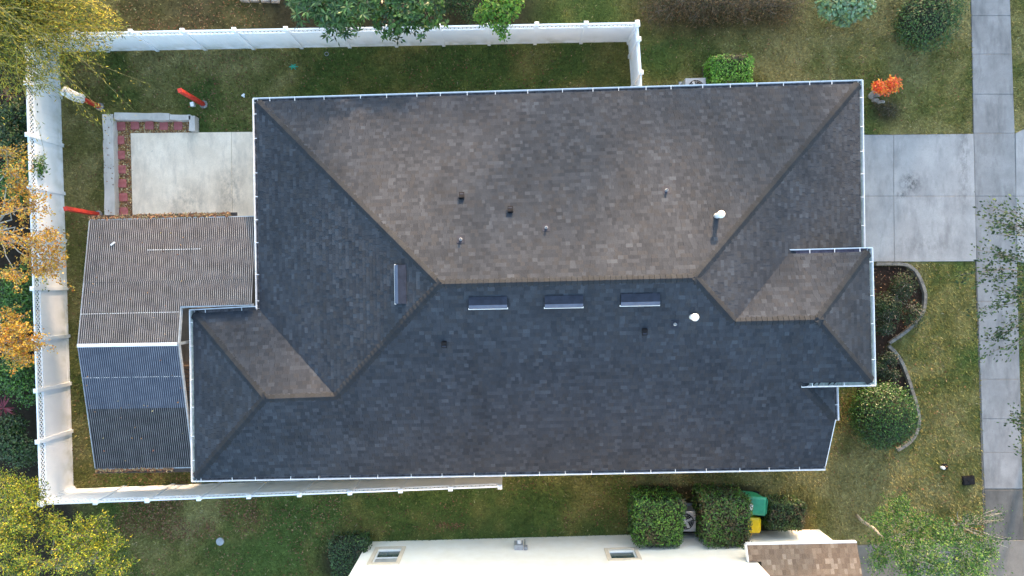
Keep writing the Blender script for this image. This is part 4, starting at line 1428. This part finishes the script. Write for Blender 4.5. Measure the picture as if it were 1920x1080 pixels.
G_HEDGE = [(.05, .14, .016), (.075, .185, .022), (.032, .09, .012), (.105, .225, .03), (.02, .055, .010)]
G_DARK = [(.022, .055, .014), (.035, .08, .018), (.015, .035, .010), (.055, .11, .026)]
G_MIX = [(.045, .09, .02), (.07, .12, .03), (.03, .06, .016), (.10, .075, .04), (.12, .15, .045)]
G_BRIGHT = [(.075, .22, .015), (.11, .29, .025), (.05, .15, .012), (.15, .34, .04)]

# clipped hedges by the neighbour's wall
c = W(1237, 980, 1.6); hedge_box('clipped_hedge', 'leafy square clipped hedge left of the grey air conditioner', c, (1.78, 1.75, 1.75), 6500, .085, .05, G_HEDGE, -.03, group='clipped hedges by the cream wall')
c = W(1363, 977, 1.6); hedge_box('clipped_hedge', 'square clipped hedge touching the green and yellow bins', c, (1.78, 1.85, 1.75), 6500, .085, .05, G_MIX[:3] + G_HEDGE[:2] + [(.09, .075, .035)], -.03, group='clipped hedges by the cream wall')
c = W(1477, 970, 1.1); hedge_box('clipped_hedge', 'low dark clipped hedge right of the bins', c, (1.4, 1.05, 1.15), 4200, .075, .045, G_DARK, -.05, .18, group='clipped hedges by the cream wall')
c = W(1373, 130, 1.1); hedge_box('clipped_hedge', 'bright green square clipped shrub above the upper gutter', c, (1.55, 1.12, 1.1), 5200, .075, .045, G_BRIGHT, .03, .2, group='clipped shrubs')
c = W(655, 1052, 1.0); hedge_box('dark_hedge', 'dark low hedge left of the cream wall corner', c, (1.5, 1.6, 1.1), 3600, .07, .045, G_DARK, .1, .2)

c = W(1664, 783, 1.0)
vv, cc = blob_leaves([(c[0], c[1], .75)], [(1.12, 1.12, .78)], 13000, .065, .042, [(.018, .062, .007), (.03, .09, .011), (.009, .03, .005), (.05, .125, .018)], None, .28, .86)
r = thing('round_shrub', (c[0], c[1], 0), 'big round dark green clipped shrub at the end of the front bed', 'shrub')
link('foliage', np_mesh('foliage', vv, 4, M['gloss_leaf'], cc), r)
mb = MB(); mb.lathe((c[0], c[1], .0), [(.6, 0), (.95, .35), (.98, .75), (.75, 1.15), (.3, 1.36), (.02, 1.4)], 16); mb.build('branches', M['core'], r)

c = W(1752, 32, 1.2)
vv, cc = blob_leaves([(c[0], c[1], .8), (c[0] + .3, c[1] + .5, .8)], [(1.05, 1.0, .85), (.9, .8, .85)], 8500, .08, .045, [(.035, .085, .016), (.055, .12, .022), (.02, .045, .01), (.09, .13, .03)], None, .28, .82)
r = thing('round_shrub', (c[0], c[1], 0), 'dense dark green rounded shrub near the sidewalk at the top edge', 'shrub')
link('foliage', np_mesh('foliage', vv, 4, M['gloss_leaf'], cc), r)
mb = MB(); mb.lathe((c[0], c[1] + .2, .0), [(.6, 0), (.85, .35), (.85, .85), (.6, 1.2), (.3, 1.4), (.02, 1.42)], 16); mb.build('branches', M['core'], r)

tree('pale_shrub', 'pale silvery green rosette shrub at the top edge', W(1590, 10), [W(1560, 8, .8), W(1598, 5, .9), W(1622, 10, .7), W(1585, 28, .6)], [.5, .55, .4, .4], 1500, .17, .10,
     [(.20, .32, .17), (.28, .40, .24), (.13, .22, .11), (.24, .33, .12)], 'shrub', trunk_r=.03, bark='palebark', shell=.5, flat=.6)
tree('brown_brush', 'tangled brown half bare brush at the top edge right of the fence', W(1350, 5), [W(1235 + 40 * i, 12 - 8 * (i % 2), .6) for i in range(7)], [.8] * 7, 11000, .09, .028,
     [(.10, .065, .03), (.065, .05, .025), (.14, .09, .04), (.05, .06, .02), (.17, .11, .05)], 'shrub', trunk_r=.035, twigs=16, shell=.1, flat=.6)

# bed plants
for px, py, rr, n, lab in ((1675, 548, 1.0, 4600, 'sprawling dark green bed shrub inside the curved edging'), (1655, 600, .6, 1500, 'thin patchy shrub below the sprawling bed shrub'), (1655, 690, .55, 2200, 'narrow low shrub between gutter and lower edging curve')):
    b = W(px, py)
    tree('bed_shrub', lab, b, [b + np.array([rng.uniform(-.6, .6) * rr, rng.uniform(-1, 1) * rr, .28 + rng.random() * .2]) for _ in range(6)], [rr * .5] * 6, n, .07, .04,
         [(.022, .05, .014), (.035, .072, .02), (.014, .03, .010), (.06, .06, .04)], 'shrub', 'front bed shrubs', trunk_r=.02, twigs=6, bark='palebark', shell=.2, flat=.55)

# flame coloured shrub by the corner
b = W(1652, 178)
tree('flame_shrub', 'bright orange and red leaved shrub beside the roof corner', b, [W(1675, 158, .8), W(1660, 166, .75), W(1647, 163, .7)], [.27, .24, .22], 800, .12, .05,
     [(.88, .15, .04), (.92, .22, .06), (.80, .10, .035), (.88, .38, .04)], 'shrub', trunk_r=.02, twigs=2, shell=.2)
b = W(1632, 182); pr = thing('stone_figure', b, 'weathered grey driftwood stump beside the orange shrub', 'stump')
mb = MB()
limb(mb, b, b + np.array([.05, .35, .5]), .12, .07); limb(mb, b + np.array([.1, -.1, 0]), b + np.array([.3, -.3, .42]), .11, .05); limb(mb, b, b + np.array([.28, .05, .5]), .1, .05)
mb.build('stump', M['stone'], pr, True)
b = W(1658, 207); tree('low_shrub', 'dark dry low shrub below the orange shrub', b, [b + np.array([0, 0, .25]), b + np.array([-.3, .15, .2]), b + np.array([.2, -.1, .2])], [.33, .25, .25], 500, .06, .03, [(.05, .045, .025), (.03, .04, .016), (.09, .07, .045)], 'shrub', trunk_r=.015, flat=.5)
b = W(1322, 133); tree('dead_plant', 'small dead grey plant left of the bright green shrub', b, [b + np.array([0, 0, .2]), b + np.array([.05, -.15, .15])], [.22, .2], 320, .07, .02, [(.10, .09, .085), (.06, .055, .05)], 'plant', trunk_r=.012, flat=.5)

# trees along the top behind the side fence
G_MANGO = [(.07, .145, .03), (.10, .195, .045), (.045, .10, .024), (.14, .24, .07), (.055, .12, .045)]


def rosettes(tips, k, L, w, cols, spread=.7):
    """long leaves fanned out from shoot tips"""
    tips = np.asarray(tips); n = len(tips) * k
    p = np.repeat(tips, k, 0)
    t = rng.random(n) * 2 * np.pi; el = rng.uniform(-.35, .7, n)
    d = np.stack([np.cos(t) * np.cos(el), np.sin(t) * np.cos(el), np.sin(el)], -1)
    up = np.array([0, 0, 1.]) + .25 * rng.standard_normal((n, 3))
    return leaf_quads(p, L * rng.uniform(.7, 1.2, n), w * rng.uniform(.8, 1.2, n), pal(cols, n, .22), up=up, d=d)


def tips_on(centers, rad, n):
    centers = np.asarray(centers); k = rng.integers(0, len(centers), n)
    d = rng.standard_normal((n, 3)); d[:, 2] = np.abs(d[:, 2]); d /= np.linalg.norm(d, axis=1, keepdims=True)
    return centers[k] + d * rad * rng.uniform(.55, 1.05, (n, 1)) * np.array([1, 1, .7])


cs = [W(575, 12, 3.0), W(625, 20, 3.0), W(660, 2, 3.2), W(600, -20, 3.2), W(640, 38, 2.6), W(560, -25, 3)]
ex = rosettes(tips_on(cs, .75, 190), 11, .27, .06, G_MANGO)
tree('broadleaf_tree', 'long leaved green tree leaning over the side fence, leftmost of the three', W(600, -10), cs, [.7] * 6, 700, .2, .06, G_DARK, 'tree', 'trees behind the side fence', trunk_r=.09, leafmat='gloss_leaf', extra=ex)
G_RUB = [(.06, .13, .02), (.085, .17, .03), (.035, .08, .016), (.12, .22, .045)]
cs = [W(715, 5, 3), W(760, 18, 3), W(795, 0, 3.1), W(745, -20, 3.2), W(730, 45, 2.7), W(775, 45, 2.6), W(742, 66, 2.3), W(808, 30, 2.6)]
ex = rosettes(tips_on(cs[:6] + cs[7:], .6, 200), 9, .18, .075, G_RUB)
tree('broadleaf_tree', 'green tree with round glossy leaves drooping over the side fence, middle of three', W(740, 0), cs, [.6, .6, .6, .6, .5, .45, .28, .35], 900, .16, .07, G_DARK, 'tree', 'trees behind the side fence', trunk_r=.09, leafmat='gloss_leaf', extra=ex)
G_LIME = [(.10, .24, .02), (.15, .31, .03), (.06, .15, .016), (.24, .34, .05)]
cs = [W(925, 8, 2.8), W(950, 22, 2.7), W(935, 45, 2.5), W(905, 30, 2.4), W(960, 5, 2.8), W(945, 62, 2.3)]
tree('broadleaf_tree', 'yellow green thin leafed tree overhanging the side fence, rightmost of three', W(930, 5), cs, [.42, .4, .35, .32, .4, .22], 1700, .12, .065, G_LIME, 'tree', 'trees behind the side fence', trunk_r=.05, shell=.25)
cs = [W(865, -5, 1.2), W(835, 5, 1.0), W(885, 22, 1.0)]
tree('dark_shrub', 'dark shrub in the shade between the trees behind the side fence', W(860, 5), cs, [.6, .5, .5], 1400, .10, .05, G_DARK, 'shrub', trunk_r=.03, shell=.2)

# feathery tree of the top left corner: drooping strands with narrow leaflets
WIL = [(.24, .25, .03), (.35, .32, .04), (.13, .17, .026), (.50, .39, .045), (.06, .085, .018), (.66, .47, .045)]


def strands(starts, ends, n_leaf, L, w, cols, mb, r0=.012, sag=.5, jit=.12, weights=None):
    P_, D_ = [], []
    for s, e in zip(starts, ends):
        ts = np.linspace(0, 1, 7)
        ctl = np.array([lerp(s, e, t) + np.array([0, 0, sag * math.sin(math.pi * t)]) for t in ts])
        ctl[1:-1] += rng.standard_normal((5, 3)) * .08
        mb.tube(ctl, [r0 * (1 - .75 * t) for t in ts], 4)
        t = rng.uniform(.15, 1.0, n_leaf)
        p = np.stack([np.interp(t, ts, ctl[:, k]) for k in range(3)], -1)
        d = (e - s) / np.linalg.norm(e - s)
        P_.append(p + rng.standard_normal((n_leaf, 3)) * jit); D_.append(np.tile(d, (n_leaf, 1)) + .45 * rng.standard_normal((n_leaf, 3)))
    P_, D_ = np.concatenate(P_), np.concatenate(D_)
    n = len(P_)
    up = np.array([0, 0, 1.]) + .5 * rng.standard_normal((n, 3))
    return leaf_quads(P_, L * rng.uniform(.6, 1.3, n), w * rng.uniform(.7, 1.3, n), pal(cols, n, .22, weights), up=up, d=D_)


b = W(35, 50)
wt = thing('feathery_tree', b, 'feathery yellow green tree with drooping strands over the top left fence corner', 'tree')
mb = MB()
hub = [np.array([b[0] + .6, b[1] - .2, 4.0]), np.array([b[0] + 1.6, b[1] + .8, 4.4]), np.array([b[0] - .3, b[1] - 1.2, 4.2]), np.array([b[0] + 1.8, b[1] - .9, 3.8])]
for h in hub: limb(mb, b, h, .14, .05, .08)
S_, E_ = [], []
for i in range(520):
    h = hub[rng.integers(4)]
    t = rng.uniform(-1.0, .75) if rng.random() < .62 else rng.uniform(-2.6, 2.5)
    ln = rng.uniform(1.0, 3.3) if rng.random() < .85 else rng.uniform(3.2, 5.2)
    S_.append(h + rng.standard_normal(3) * .5)
    E_.append(h + np.array([math.cos(t) * ln, math.sin(t) * ln, -rng.uniform(.1, 1.5)]))
vv, cc = strands(S_, E_, 85, .13, .026, WIL, mb, jit=.11)
v2, c2 = blob_leaves([W(u_, v_, z_) for u_, v_, z_ in ((15, 20, 3.6), (60, 35, 3.5), (110, 30, 3.4), (160, 25, 3.2), (30, 85, 3.5), (85, 80, 3.2), (135, 75, 3.0), (20, 135, 3.3), (60, 150, 3.0), (200, 45, 2.9), (105, 120, 2.8), (180, 85, 2.7))],
                     [.95, .95, .9, .75, .9, .85, .7, .8, .6, .55, .55, .45], 8500, .15, .028, WIL, None, .25, .3)
vv, cc = np.concatenate([vv, v2]), np.concatenate([cc, c2])
mb.build('trunk', noisy('green_twig', (.16, .14, .05), (.30, .26, .10), 9., .8), wt, True)
link('crown', np_mesh('crown', vv, 4, M['leaf'], cc), wt)

# autumn trees along the back fence
AUT = [(.66, .34, .03), (.74, .41, .04), (.55, .24, .025), (.42, .17, .025), (.75, .50, .10), (.45, .33, .05)]


def autumn(label, base, targets, n_leaf, nst):
    r = thing('autumn_tree', base, label, 'tree', 'golden leaved trees behind the back fence')
    mb = MB()
    hub_ = np.mean(targets, 0) * .45 + np.array(base) * .55; hub_[2] = 2.3
    limb(mb, base, hub_, .10, .06, .05)
    S_, E_ = [], []
    for c in targets:
        limb(mb, hub_, c, .028, .010, .12)
        for _ in range(nst):
            S_.append(c + rng.standard_normal(3) * .12); E_.append(c + np.array([rng.uniform(-.5, .75), rng.uniform(-.6, .6), rng.uniform(-.25, .35)]))
    vv, cc = strands(S_, E_, n_leaf, .085, .05, AUT, mb, .008, .1, .07)
    mb.build('trunk', M['palebark'], r, True)
    link('crown', np_mesh('crown', vv, 4, M['leaf'], cc), r)


autumn('golden leaved half bare tree over the back fence beside the stepping stones', W(10, 430), [W(u_, v_, z_) for u_, v_, z_ in
       ((12, 290, 3.2), (25, 330, 3.3), (48, 345, 3.0), (60, 385, 2.9), (35, 395, 3.4), (80, 440, 2.8), (95, 478, 2.6), (62, 460, 3.2), (100, 510, 2.5), (25, 455, 3.5), (72, 505, 2.8), (30, 515, 3.2))], 30, 11)
autumn('golden leaved tree behind the back fence beside the patio cover ridge', W(-10, 650), [W(u_, v_, z_) for u_, v_, z_ in ((10, 620, 3.2), (35, 628, 3.2), (60, 640, 2.9), (25, 655, 3.2), (38, 672, 3.0), (5, 650, 3.4), (12, 600, 3.0))], 36, 11)
# hedge plants behind the back fence
for i, (px, py, rr, lab) in enumerate(((20, 240, .9, 'dark green bush behind the back fence, topmost, above the golden tree'), (40, 330, .8, 'green bush behind the back fence under the golden branches'), (25, 560, 1.1, 'dark green bush behind the back fence just above the second golden tree'),
                                       (30, 715, .95, 'dense green bush behind the back fence above the red leaved plant'), (22, 830, .85, 'dark green bush behind the back fence below the red leaved plant'))):
    b = W(px - 10, py); cs = [W(px + rng.uniform(-25, 22), py + rng.uniform(-32, 32), rng.uniform(.9, 1.5)) for _ in range(5)]
    tree('green_bush', lab, b, cs, [rr * .66] * 5, 4600, .10, .055, G_HEDGE if i in (1, 2, 3) else G_DARK, 'bush', 'bushes behind the back fence', trunk_r=.03, leafmat='gloss_leaf', shell=.4)
b = W(47, 770)
rp = thing('red_leaf_plant', b, 'dark red strap leaved plant behind the back fence', 'plant')
vv, cc = rosettes([b + np.array([-.45, -.2, 1.15]), b + np.array([-.35, -.1, 1.3]), b + np.array([.0, .3, 1.1])], 18, .42, .075, [(.16, .018, .03), (.24, .03, .045), (.10, .012, .02), (.30, .06, .07)])
link('leaves', np_mesh('leaves', vv, 4, M['gloss_leaf'], cc), rp)
mb = MB(); mb.tube([b + np.array([-.4, -.15, 0]), b + np.array([-.4, -.15, 1.2])], [.03, .02], 6); mb.tube([b + np.array([-.4, -.15, .3]), b + np.array([0, .3, 1.1])], [.025, .018], 6); mb.build('stem', M['bark'], rp)
b = W(25, 182); rp = thing('red_leaf_plant', b, 'dull red leafed plant under the feathery corner tree', 'plant')
vv, cc = rosettes([b + np.array([0, 0, .4]), b + np.array([.2, -.1, .3])], 14, .3, .07, [(.12, .03, .025), (.18, .04, .03)])
link('leaves', np_mesh('leaves', vv, 4, M['gloss_leaf'], cc), rp)
mb = MB(); mb.tube([b, b + np.array([.02, .02, .4])], [.03, .02], 6); mb.build('stem', M['bark'], rp)

# yellow green trees at the lower left
YG = [(.24, .31, .025), (.37, .38, .03), (.14, .22, .025), (.54, .47, .03), (.07, .13, .018), (.68, .50, .03)]


def yellow_tree(label, base, cs, rad, n, wts):
    mb = MB(); r = thing('yellow_green_tree', base, label, 'tree', 'yellow green trees by the lower fence corner')
    top = np.mean(cs, 0); fk = lerp(np.asarray(base, float), top, .4)
    limb(mb, base, fk, .11, .07, .05)
    S_, E_ = [], []
    for c in cs:
        limb(mb, fk, c, .06, .02, .15)
        for _ in range(n):
            d = rng.standard_normal(3); d[2] = abs(d[2]) * .6; d /= np.linalg.norm(d)
            S_.append(c + rng.standard_normal(3) * .15); E_.append(c + d * rad * rng.uniform(.6, 1.25))
    vv, cc = strands(S_, E_, 48, .085, .032, YG, mb, .009, .08, .085, wts)
    v2, c2 = blob_leaves(cs, [rad * .8] * len(cs), 1500, .085, .04, [(.05, .09, .015), (.08, .12, .02), (.03, .06, .012)], None, .2, .2)
    mb.build('trunk', M['bark'], r, True)
    link('crown', np_mesh('crown', np.concatenate([vv, v2]), 4, M['leaf'], np.concatenate([cc, c2])), r)


yellow_tree('yellow green tree outside the lower fence corner, against the left edge', W(-20, 1000), [W(12, 905, 3.0), W(35, 940, 3.2), W(15, 975, 3.4), W(45, 985, 3.0), W(10, 1030, 3.4), W(60, 930, 2.4)], .72, 20, [.2, .28, .16, .2, .08, .08])
yellow_tree('bright yellow green spreading tree below the lower fence corner', W(110, 1065), [W(95, 985, 2.6), W(140, 1005, 2.8), W(185, 990, 2.5), W(215, 1020, 2.3), W(165, 1045, 2.9), W(120, 1050, 3.0), W(60, 1050, 3.1), W(215, 1060, 2.4), W(35, 1080, 3.2)], .68, 18, [.2, .24, .2, .16, .14, .06])

# street trees on the right
SG = [(.05, .14, .02), (.08, .19, .028), (.035, .09, .016), (.13, .25, .04), (.24, .33, .06)]
b = W(1606, 966)
mb = MB(); r = thing('leaning_tree', b, 'light green feathery tree with pale branches leaning over the neighboring driveway', 'tree')
hub_ = W(1660, 1010, 2.0)
limb(mb, b, hub_, .062, .042, .06, 6, 8)
S_, E_ = [], []
for u_, v_, z_ in ((1665, 985, 2.8), (1690, 1030, 3.2), (1720, 990, 3.0), (1740, 1040, 3.6), (1770, 1000, 3.3), (1800, 1030, 3.4), (1825, 1055, 3.2), (1700, 1065, 3.2), (1760, 1075, 3.6), (1650, 1040, 2.6), (1810, 1075, 3.4), (1845, 1030, 3.0), (1690, 960, 2.5)):
    c = W(u_, v_, z_); limb(mb, hub_, c, .035, .012, .12)
    for _ in range(17):
        d = rng.standard_normal(3); d[2] *= .5; d /= np.linalg.norm(d); S_.append(c + rng.standard_normal(3) * .1); E_.append(c + d * rng.uniform(.3, .75))
vv, cc = strands(S_, E_, 52, .078, .042, SG, mb, .006, .05, .10)
mb.build('trunk', M['palebark'], r, True)
link('crown', np_mesh('crown', vv, 4, M['leaf'], cc), r)

b = W(1795, 985)
mb = MB(); r = thing('twiggy_shrub', b, 'half bare twiggy shrub with pale stems beside the sidewalk', 'shrub')
S_, E_ = [], []
for _ in range(26):
    e = b + np.array([rng.uniform(-.9, 1.1), rng.uniform(-.5, 1.0), rng.uniform(.6, 1.3)]); limb(mb, b, e, .02, .006, .1, 5, 5)
    S_.append(lerp(b, e, .55)); E_.append(e + np.array([rng.uniform(-.1, .3), .1, .1]))
vv, cc = strands(S_, E_, 40, .07, .035, G_DARK + SG[:2], mb, .005, .05, .11)
mb.build('stems', M['palebark'], r, True)
link('foliage', np_mesh('foliage', vv, 4, M['leaf'], cc), r)


def overhang(name, label, base, tips_, nst, nl, hz):
    mb = MB(); r = thing(name, base, label, 'tree', 'street trees beyond the sidewalk')
    h = np.array([base[0], base[1], hz]); limb(mb, base, h, .12, .08, .04, 5, 8)
    S_, E_ = [], []
    for c in tips_:
        pts = limb(mb, h, c, .03, .008, .10)
        for _ in range(nst):
            S_.append(pts[-2] + rng.standard_normal(3) * .1); E_.append(c + np.array([rng.uniform(-.35, .35), rng.uniform(-.35, .35), rng.uniform(-.2, .2)]))
    vv, cc = strands(S_, E_, nl, .115, .06, [(.035, .07, .022), (.055, .10, .03), (.024, .046, .015), (.10, .15, .045)], mb, .005, .04, .09)
    mb.build('trunk', M['bark'], r, True)
    link('crown', np_mesh('crown', vv, 4, M['leaf'], cc), r)


overhang('street_tree', 'sparse leafy branches of a street tree reaching over the sidewalk beside the driveway', W(2000, 520), [W(u_, v_, z_) for u_, v_, z_ in
         ((1850, 385, 3.6), (1838, 410, 3.5), (1865, 440, 3.6), (1895, 395, 3.8), (1905, 430, 4.0), (1830, 468, 3.4), (1870, 480, 3.5), (1900, 470, 3.8), (1845, 520, 3.3), (1860, 545, 3.3), (1825, 580, 3.2), (1880, 560, 3.6), (1870, 620, 3.5), (1845, 640, 3.3), (1905, 590, 3.9), (1860, 660, 3.4), (1908, 640, 3.9), (1800, 515, 3.0), (1915, 520, 4))], 5, 20, 4.2)
overhang('street_tree', 'leafy tip of a street tree at the right edge above the dark sidewalk slab', W(2010, 850), [W(u_, v_, z_) for u_, v_, z_ in ((1905, 775, 3.4), (1912, 800, 3.5), (1918, 835, 3.6), (1898, 790, 3.3))], 6, 22, 4.0)

# added unseen trees, shaped so the low sun only clears them here and there
for i, (tx, top_, hw) in enumerate(((-15, 16, 4.5), (-8, 16, 4.5), (-1.6, 16.2, 4.4), (4.4, 16.0, 4.2), (9.8, 13.4, 2.9), (14, 16, 3.2), (17.9, 13.8, 2.0), (21.5, 15.4, 2.5), (26.4, 17, 3.5), (32, 17, 4.4), (38.5, 17, 4.6))):
    yy = 60 + rng.uniform(-.8, .8)
    cs = [(tx, yy, 7.4), (tx, yy, top_ - 3.2)] + [(tx + hw * .5 * math.cos(a), yy + math.sin(a) * 1.2, top_ - 2.2 - .8 * rng.random()) for a in (0, 1.3, 2.6, 4, 5.2)]
    tree('sun_blocker_tree', 'unseen leafy tree added to block the sun, in the row far beyond the side fence', (tx, yy, 0), cs, [(hw, 2.0, 4.2), (hw * .9, 1.8, 3.1)] + [(hw * .5, 1.5, 2.0)] * 5, int((175 if 13 < tx < 15 else 265) * hw), .5, .34,
         G_DARK + G_HEDGE[:1], 'tree', 'added sun blocking trees', trunk_r=.3, shell=.15, twigs=0,
         extra=blob_leaves([(tx - hw * .45, yy + 1.5, 6.3), (tx + hw * .45, yy + 1.5, 6.3)], [(hw * .75, 1.6, 4.9)] * 2, int(900 * hw), .55, .4, G_DARK, None, .2, .2))  # dense low layer added to keep the sun off the ground

# ------------------------------------------------------------------ grass and fallen leaves
NB = 430000
x = rng.uniform(-19.9, 19.9, NB); y = rng.uniform(-11.4, 11.4, NB)
u, v = uv(x, y)
wlx = np.interp(v, [-60, 0, 250, 490, 920, 1140], [1819, 1820, 1825, 1830, 1845, 1850]); wrx = np.interp(v, [-60, 0, 250, 490, 920, 1140], [1891, 1893, 1902, 1906, 1917, 1923])
bad = (u > wlx - 1) & (u < wrx + 1)
bad |= (u > 1560) & (u < wlx + 2) & (v > 252) & (v < 492)
bad |= (u > 1902) & (v > 250 - (u - 1902) * .47) & (v < 492)
bad |= in_poly(u, v, [(188, 206), (364, 208), (366, 246), (520, 246), (520, 640), (470, 852), (198, 852), (198, 410)])
bad |= in_poly(u, v, [(535, 225), (1560, 195), (1560, 720), (1500, 840), (430, 852), (430, 610), (540, 610)])
bad |= in_poly(u, v, [(690, 1016), (1537, 993), (1700, 1100), (600, 1100)])
bad |= (u > 1600) & (u < wlx) & (v > 1018)
tan, grn, soil_shade, sml = lawn_weights(x, y)
bad |= rng.random(NB) < soil_shade * 1.05
keep = ~bad
x, y, tan, grn, sml = x[keep], y[keep], tan[keep], grn[keep], sml[keep]
n = len(x)
c = lawn_col(x, y)
c = c * np.exp(.24 * rng.standard_normal((n, 1)))
straw = rng.random(n) < (.02 + .09 * tan)
c[straw] = pal([(.30, .25, .12), (.25, .20, .095), (.38, .33, .18)], straw.sum(), .15)
c = np.clip(c, .006, .6)
z0 = (fbm(x, y, 1.5, 20) - .5) * .05 - .02
t = rng.random(n) * 2 * np.pi; ln = rng.uniform(.06, .15, n); el = rng.uniform(.15, 1.2, n)
d = np.stack([np.cos(t) * np.cos(el), np.sin(t) * np.cos(el), np.sin(el)], -1) * ln[:, None]
s = np.stack([-np.sin(t), np.cos(t), np.zeros(n)], -1) * (rng.uniform(.010, .026, n))[:, None]
p = np.stack([x, y, z0], -1)
vv = np.stack([p - s, p + s, p + d], 1).reshape(-1, 3)
tag(link('lawn_grass', np_mesh('lawn_grass', vv, 3, M['grass'], np.repeat(c, 3, 0))), 'short patchy lawn grass, green to straw coloured', 'grass', kind='stuff')

# fallen leaves
LP, LC = [], []


def litter(n, ux, vy, cond=None, z=.03):
    u = rng.uniform(*ux, n); v = rng.uniform(*vy, n)
    k = fbm((u - 960) / 49.2, (540 - v) / 49.2, 1.2, 33) > rng.uniform(.3, .62, n)
    if cond is not None: k &= cond(u, v)
    u, v = u[k], v[k]
    LP.append(np.stack([(u - 960) * (CAM_H - z) / FPX, (540 - v) * (CAM_H - z) / FPX, z + .03 * rng.random(len(u))], -1))


outside_wall = lambda u, v: ~in_poly(u, v, [(690, 1014), (1540, 990), (1700, 1100), (600, 1100)])
litter(1100, (122, 480), (100, 250), lambda u, v: ~in_poly(u, v, [(188, 206), (364, 208), (366, 246), (480, 246), (480, 400), (198, 410)]))
litter(500, (122, 192), (220, 560)); litter(350, (128, 200), (560, 905)); litter(500, (150, 360), (872, 908))
litter(3600, (215, 480), (925, 1010)); litter(1300, (230, 640), (930, 1080)); litter(900, (480, 1190), (925, 1000), outside_wall)
litter(380, (820, 1010), (980, 992), outside_wall); litter(500, (940, 1440), (885, 930)); litter(300, (960, 1180), (930, 990), outside_wall)
litter(450, (480, 1170), (95, 165)); litter(700, (1200, 1815), (60, 250)); litter(700, (1560, 1820), (500, 960)); litter(700, (60, 500), (0, 60))
litter(250, (1560, 1610), (720, 860)); litter(500, (1600, 1730), (500, 700), lambda u, v: in_poly(u, v, BED1)); litter(220, (1790, 1845), (975, 1015))
# along the wall top, the cover eaves and the fence foot
litter(160, (192, 212), (210, 405), z=ZB + .005)
p = np.concatenate(LP)
lc = pal([(.20, .105, .055), (.26, .155, .085), (.15, .075, .04), (.32, .21, .115), (.22, .09, .05), (.12, .065, .045)], len(p), .2)
vv, cc = leaf_quads(p, rng.uniform(.05, .095, len(p)), rng.uniform(.03, .055, len(p)), lc, .5)
tag(link('fallen_leaves', np_mesh('fallen_leaves', vv, 4, M['litter'], cc)), 'scattered brown fallen leaves on the lawns', 'leaves', kind='stuff')
LP = []
k = 900
tt = rng.random(k)
e1 = lerp(NW_[None], NE_[None] - np.array([.9, 0, 0]), tt[:, None]) + np.stack([np.zeros(k), rng.uniform(.02, .14, k), np.full(k, -.03) + rng.random(k) * .04], -1)
tt = rng.random(420)
e2 = lerp(SW_[None], lerp(SW_, SE_, .8)[None], tt[:, None]) + np.stack([np.zeros(420), -rng.uniform(.01, .1, 420), np.full(420, -.03) + rng.random(420) * .04], -1)
def cover_pt(a, b, c, d, s, t): return lerp(lerp(a, b, s), lerp(c, d, s), t)
e3 = np.array([cover_pt(NW_, NE_, RW_, NE_ + (RW_ - NW_), rng.uniform(.02, .6), rng.uniform(.05, .95)) + np.array([0, 0, .035]) for _ in range(26)] + [cover_pt(RW_, RE_, SW_, SE_, rng.random(), rng.uniform(.05, .95)) + np.array([0, 0, .035]) for _ in range(26)])
p = np.concatenate([e1, e2, e3])
vv, cc = leaf_quads(p, rng.uniform(.05, .1, len(p)), rng.uniform(.03, .06, len(p)), pal([(.30, .15, .07), (.38, .22, .11), (.20, .09, .05), (.45, .32, .16)], len(p), .2), .4)
tag(link('cover_leaves', np_mesh('cover_leaves', vv, 4, M['litter'], cc)), 'brown leaves caught in the eave troughs of the corrugated patio cover', 'leaves', kind='stuff')
# trough that holds them
for (p0, p1, s, fr_) in ((NW_, NE_, 1, .88), (SW_, SE_, -1, .98)):
    q1 = lerp(p0, p1, fr_); dd = (q1 - p0)
    mb = MB(); hd = np.array([0, 1., 0]) * s
    mb.obox((p0 + q1) / 2 + hd * .08 + np.array([0, 0, -.07]), dd / 2, hd * .075, np.array([0, 0, .012]))
    mb.obox((p0 + q1) / 2 + hd * .158 + np.array([0, 0, -.045]), dd / 2, hd * .006, np.array([0, 0, .04]))
    mb.build('eave_trough', M['wood'], cov)
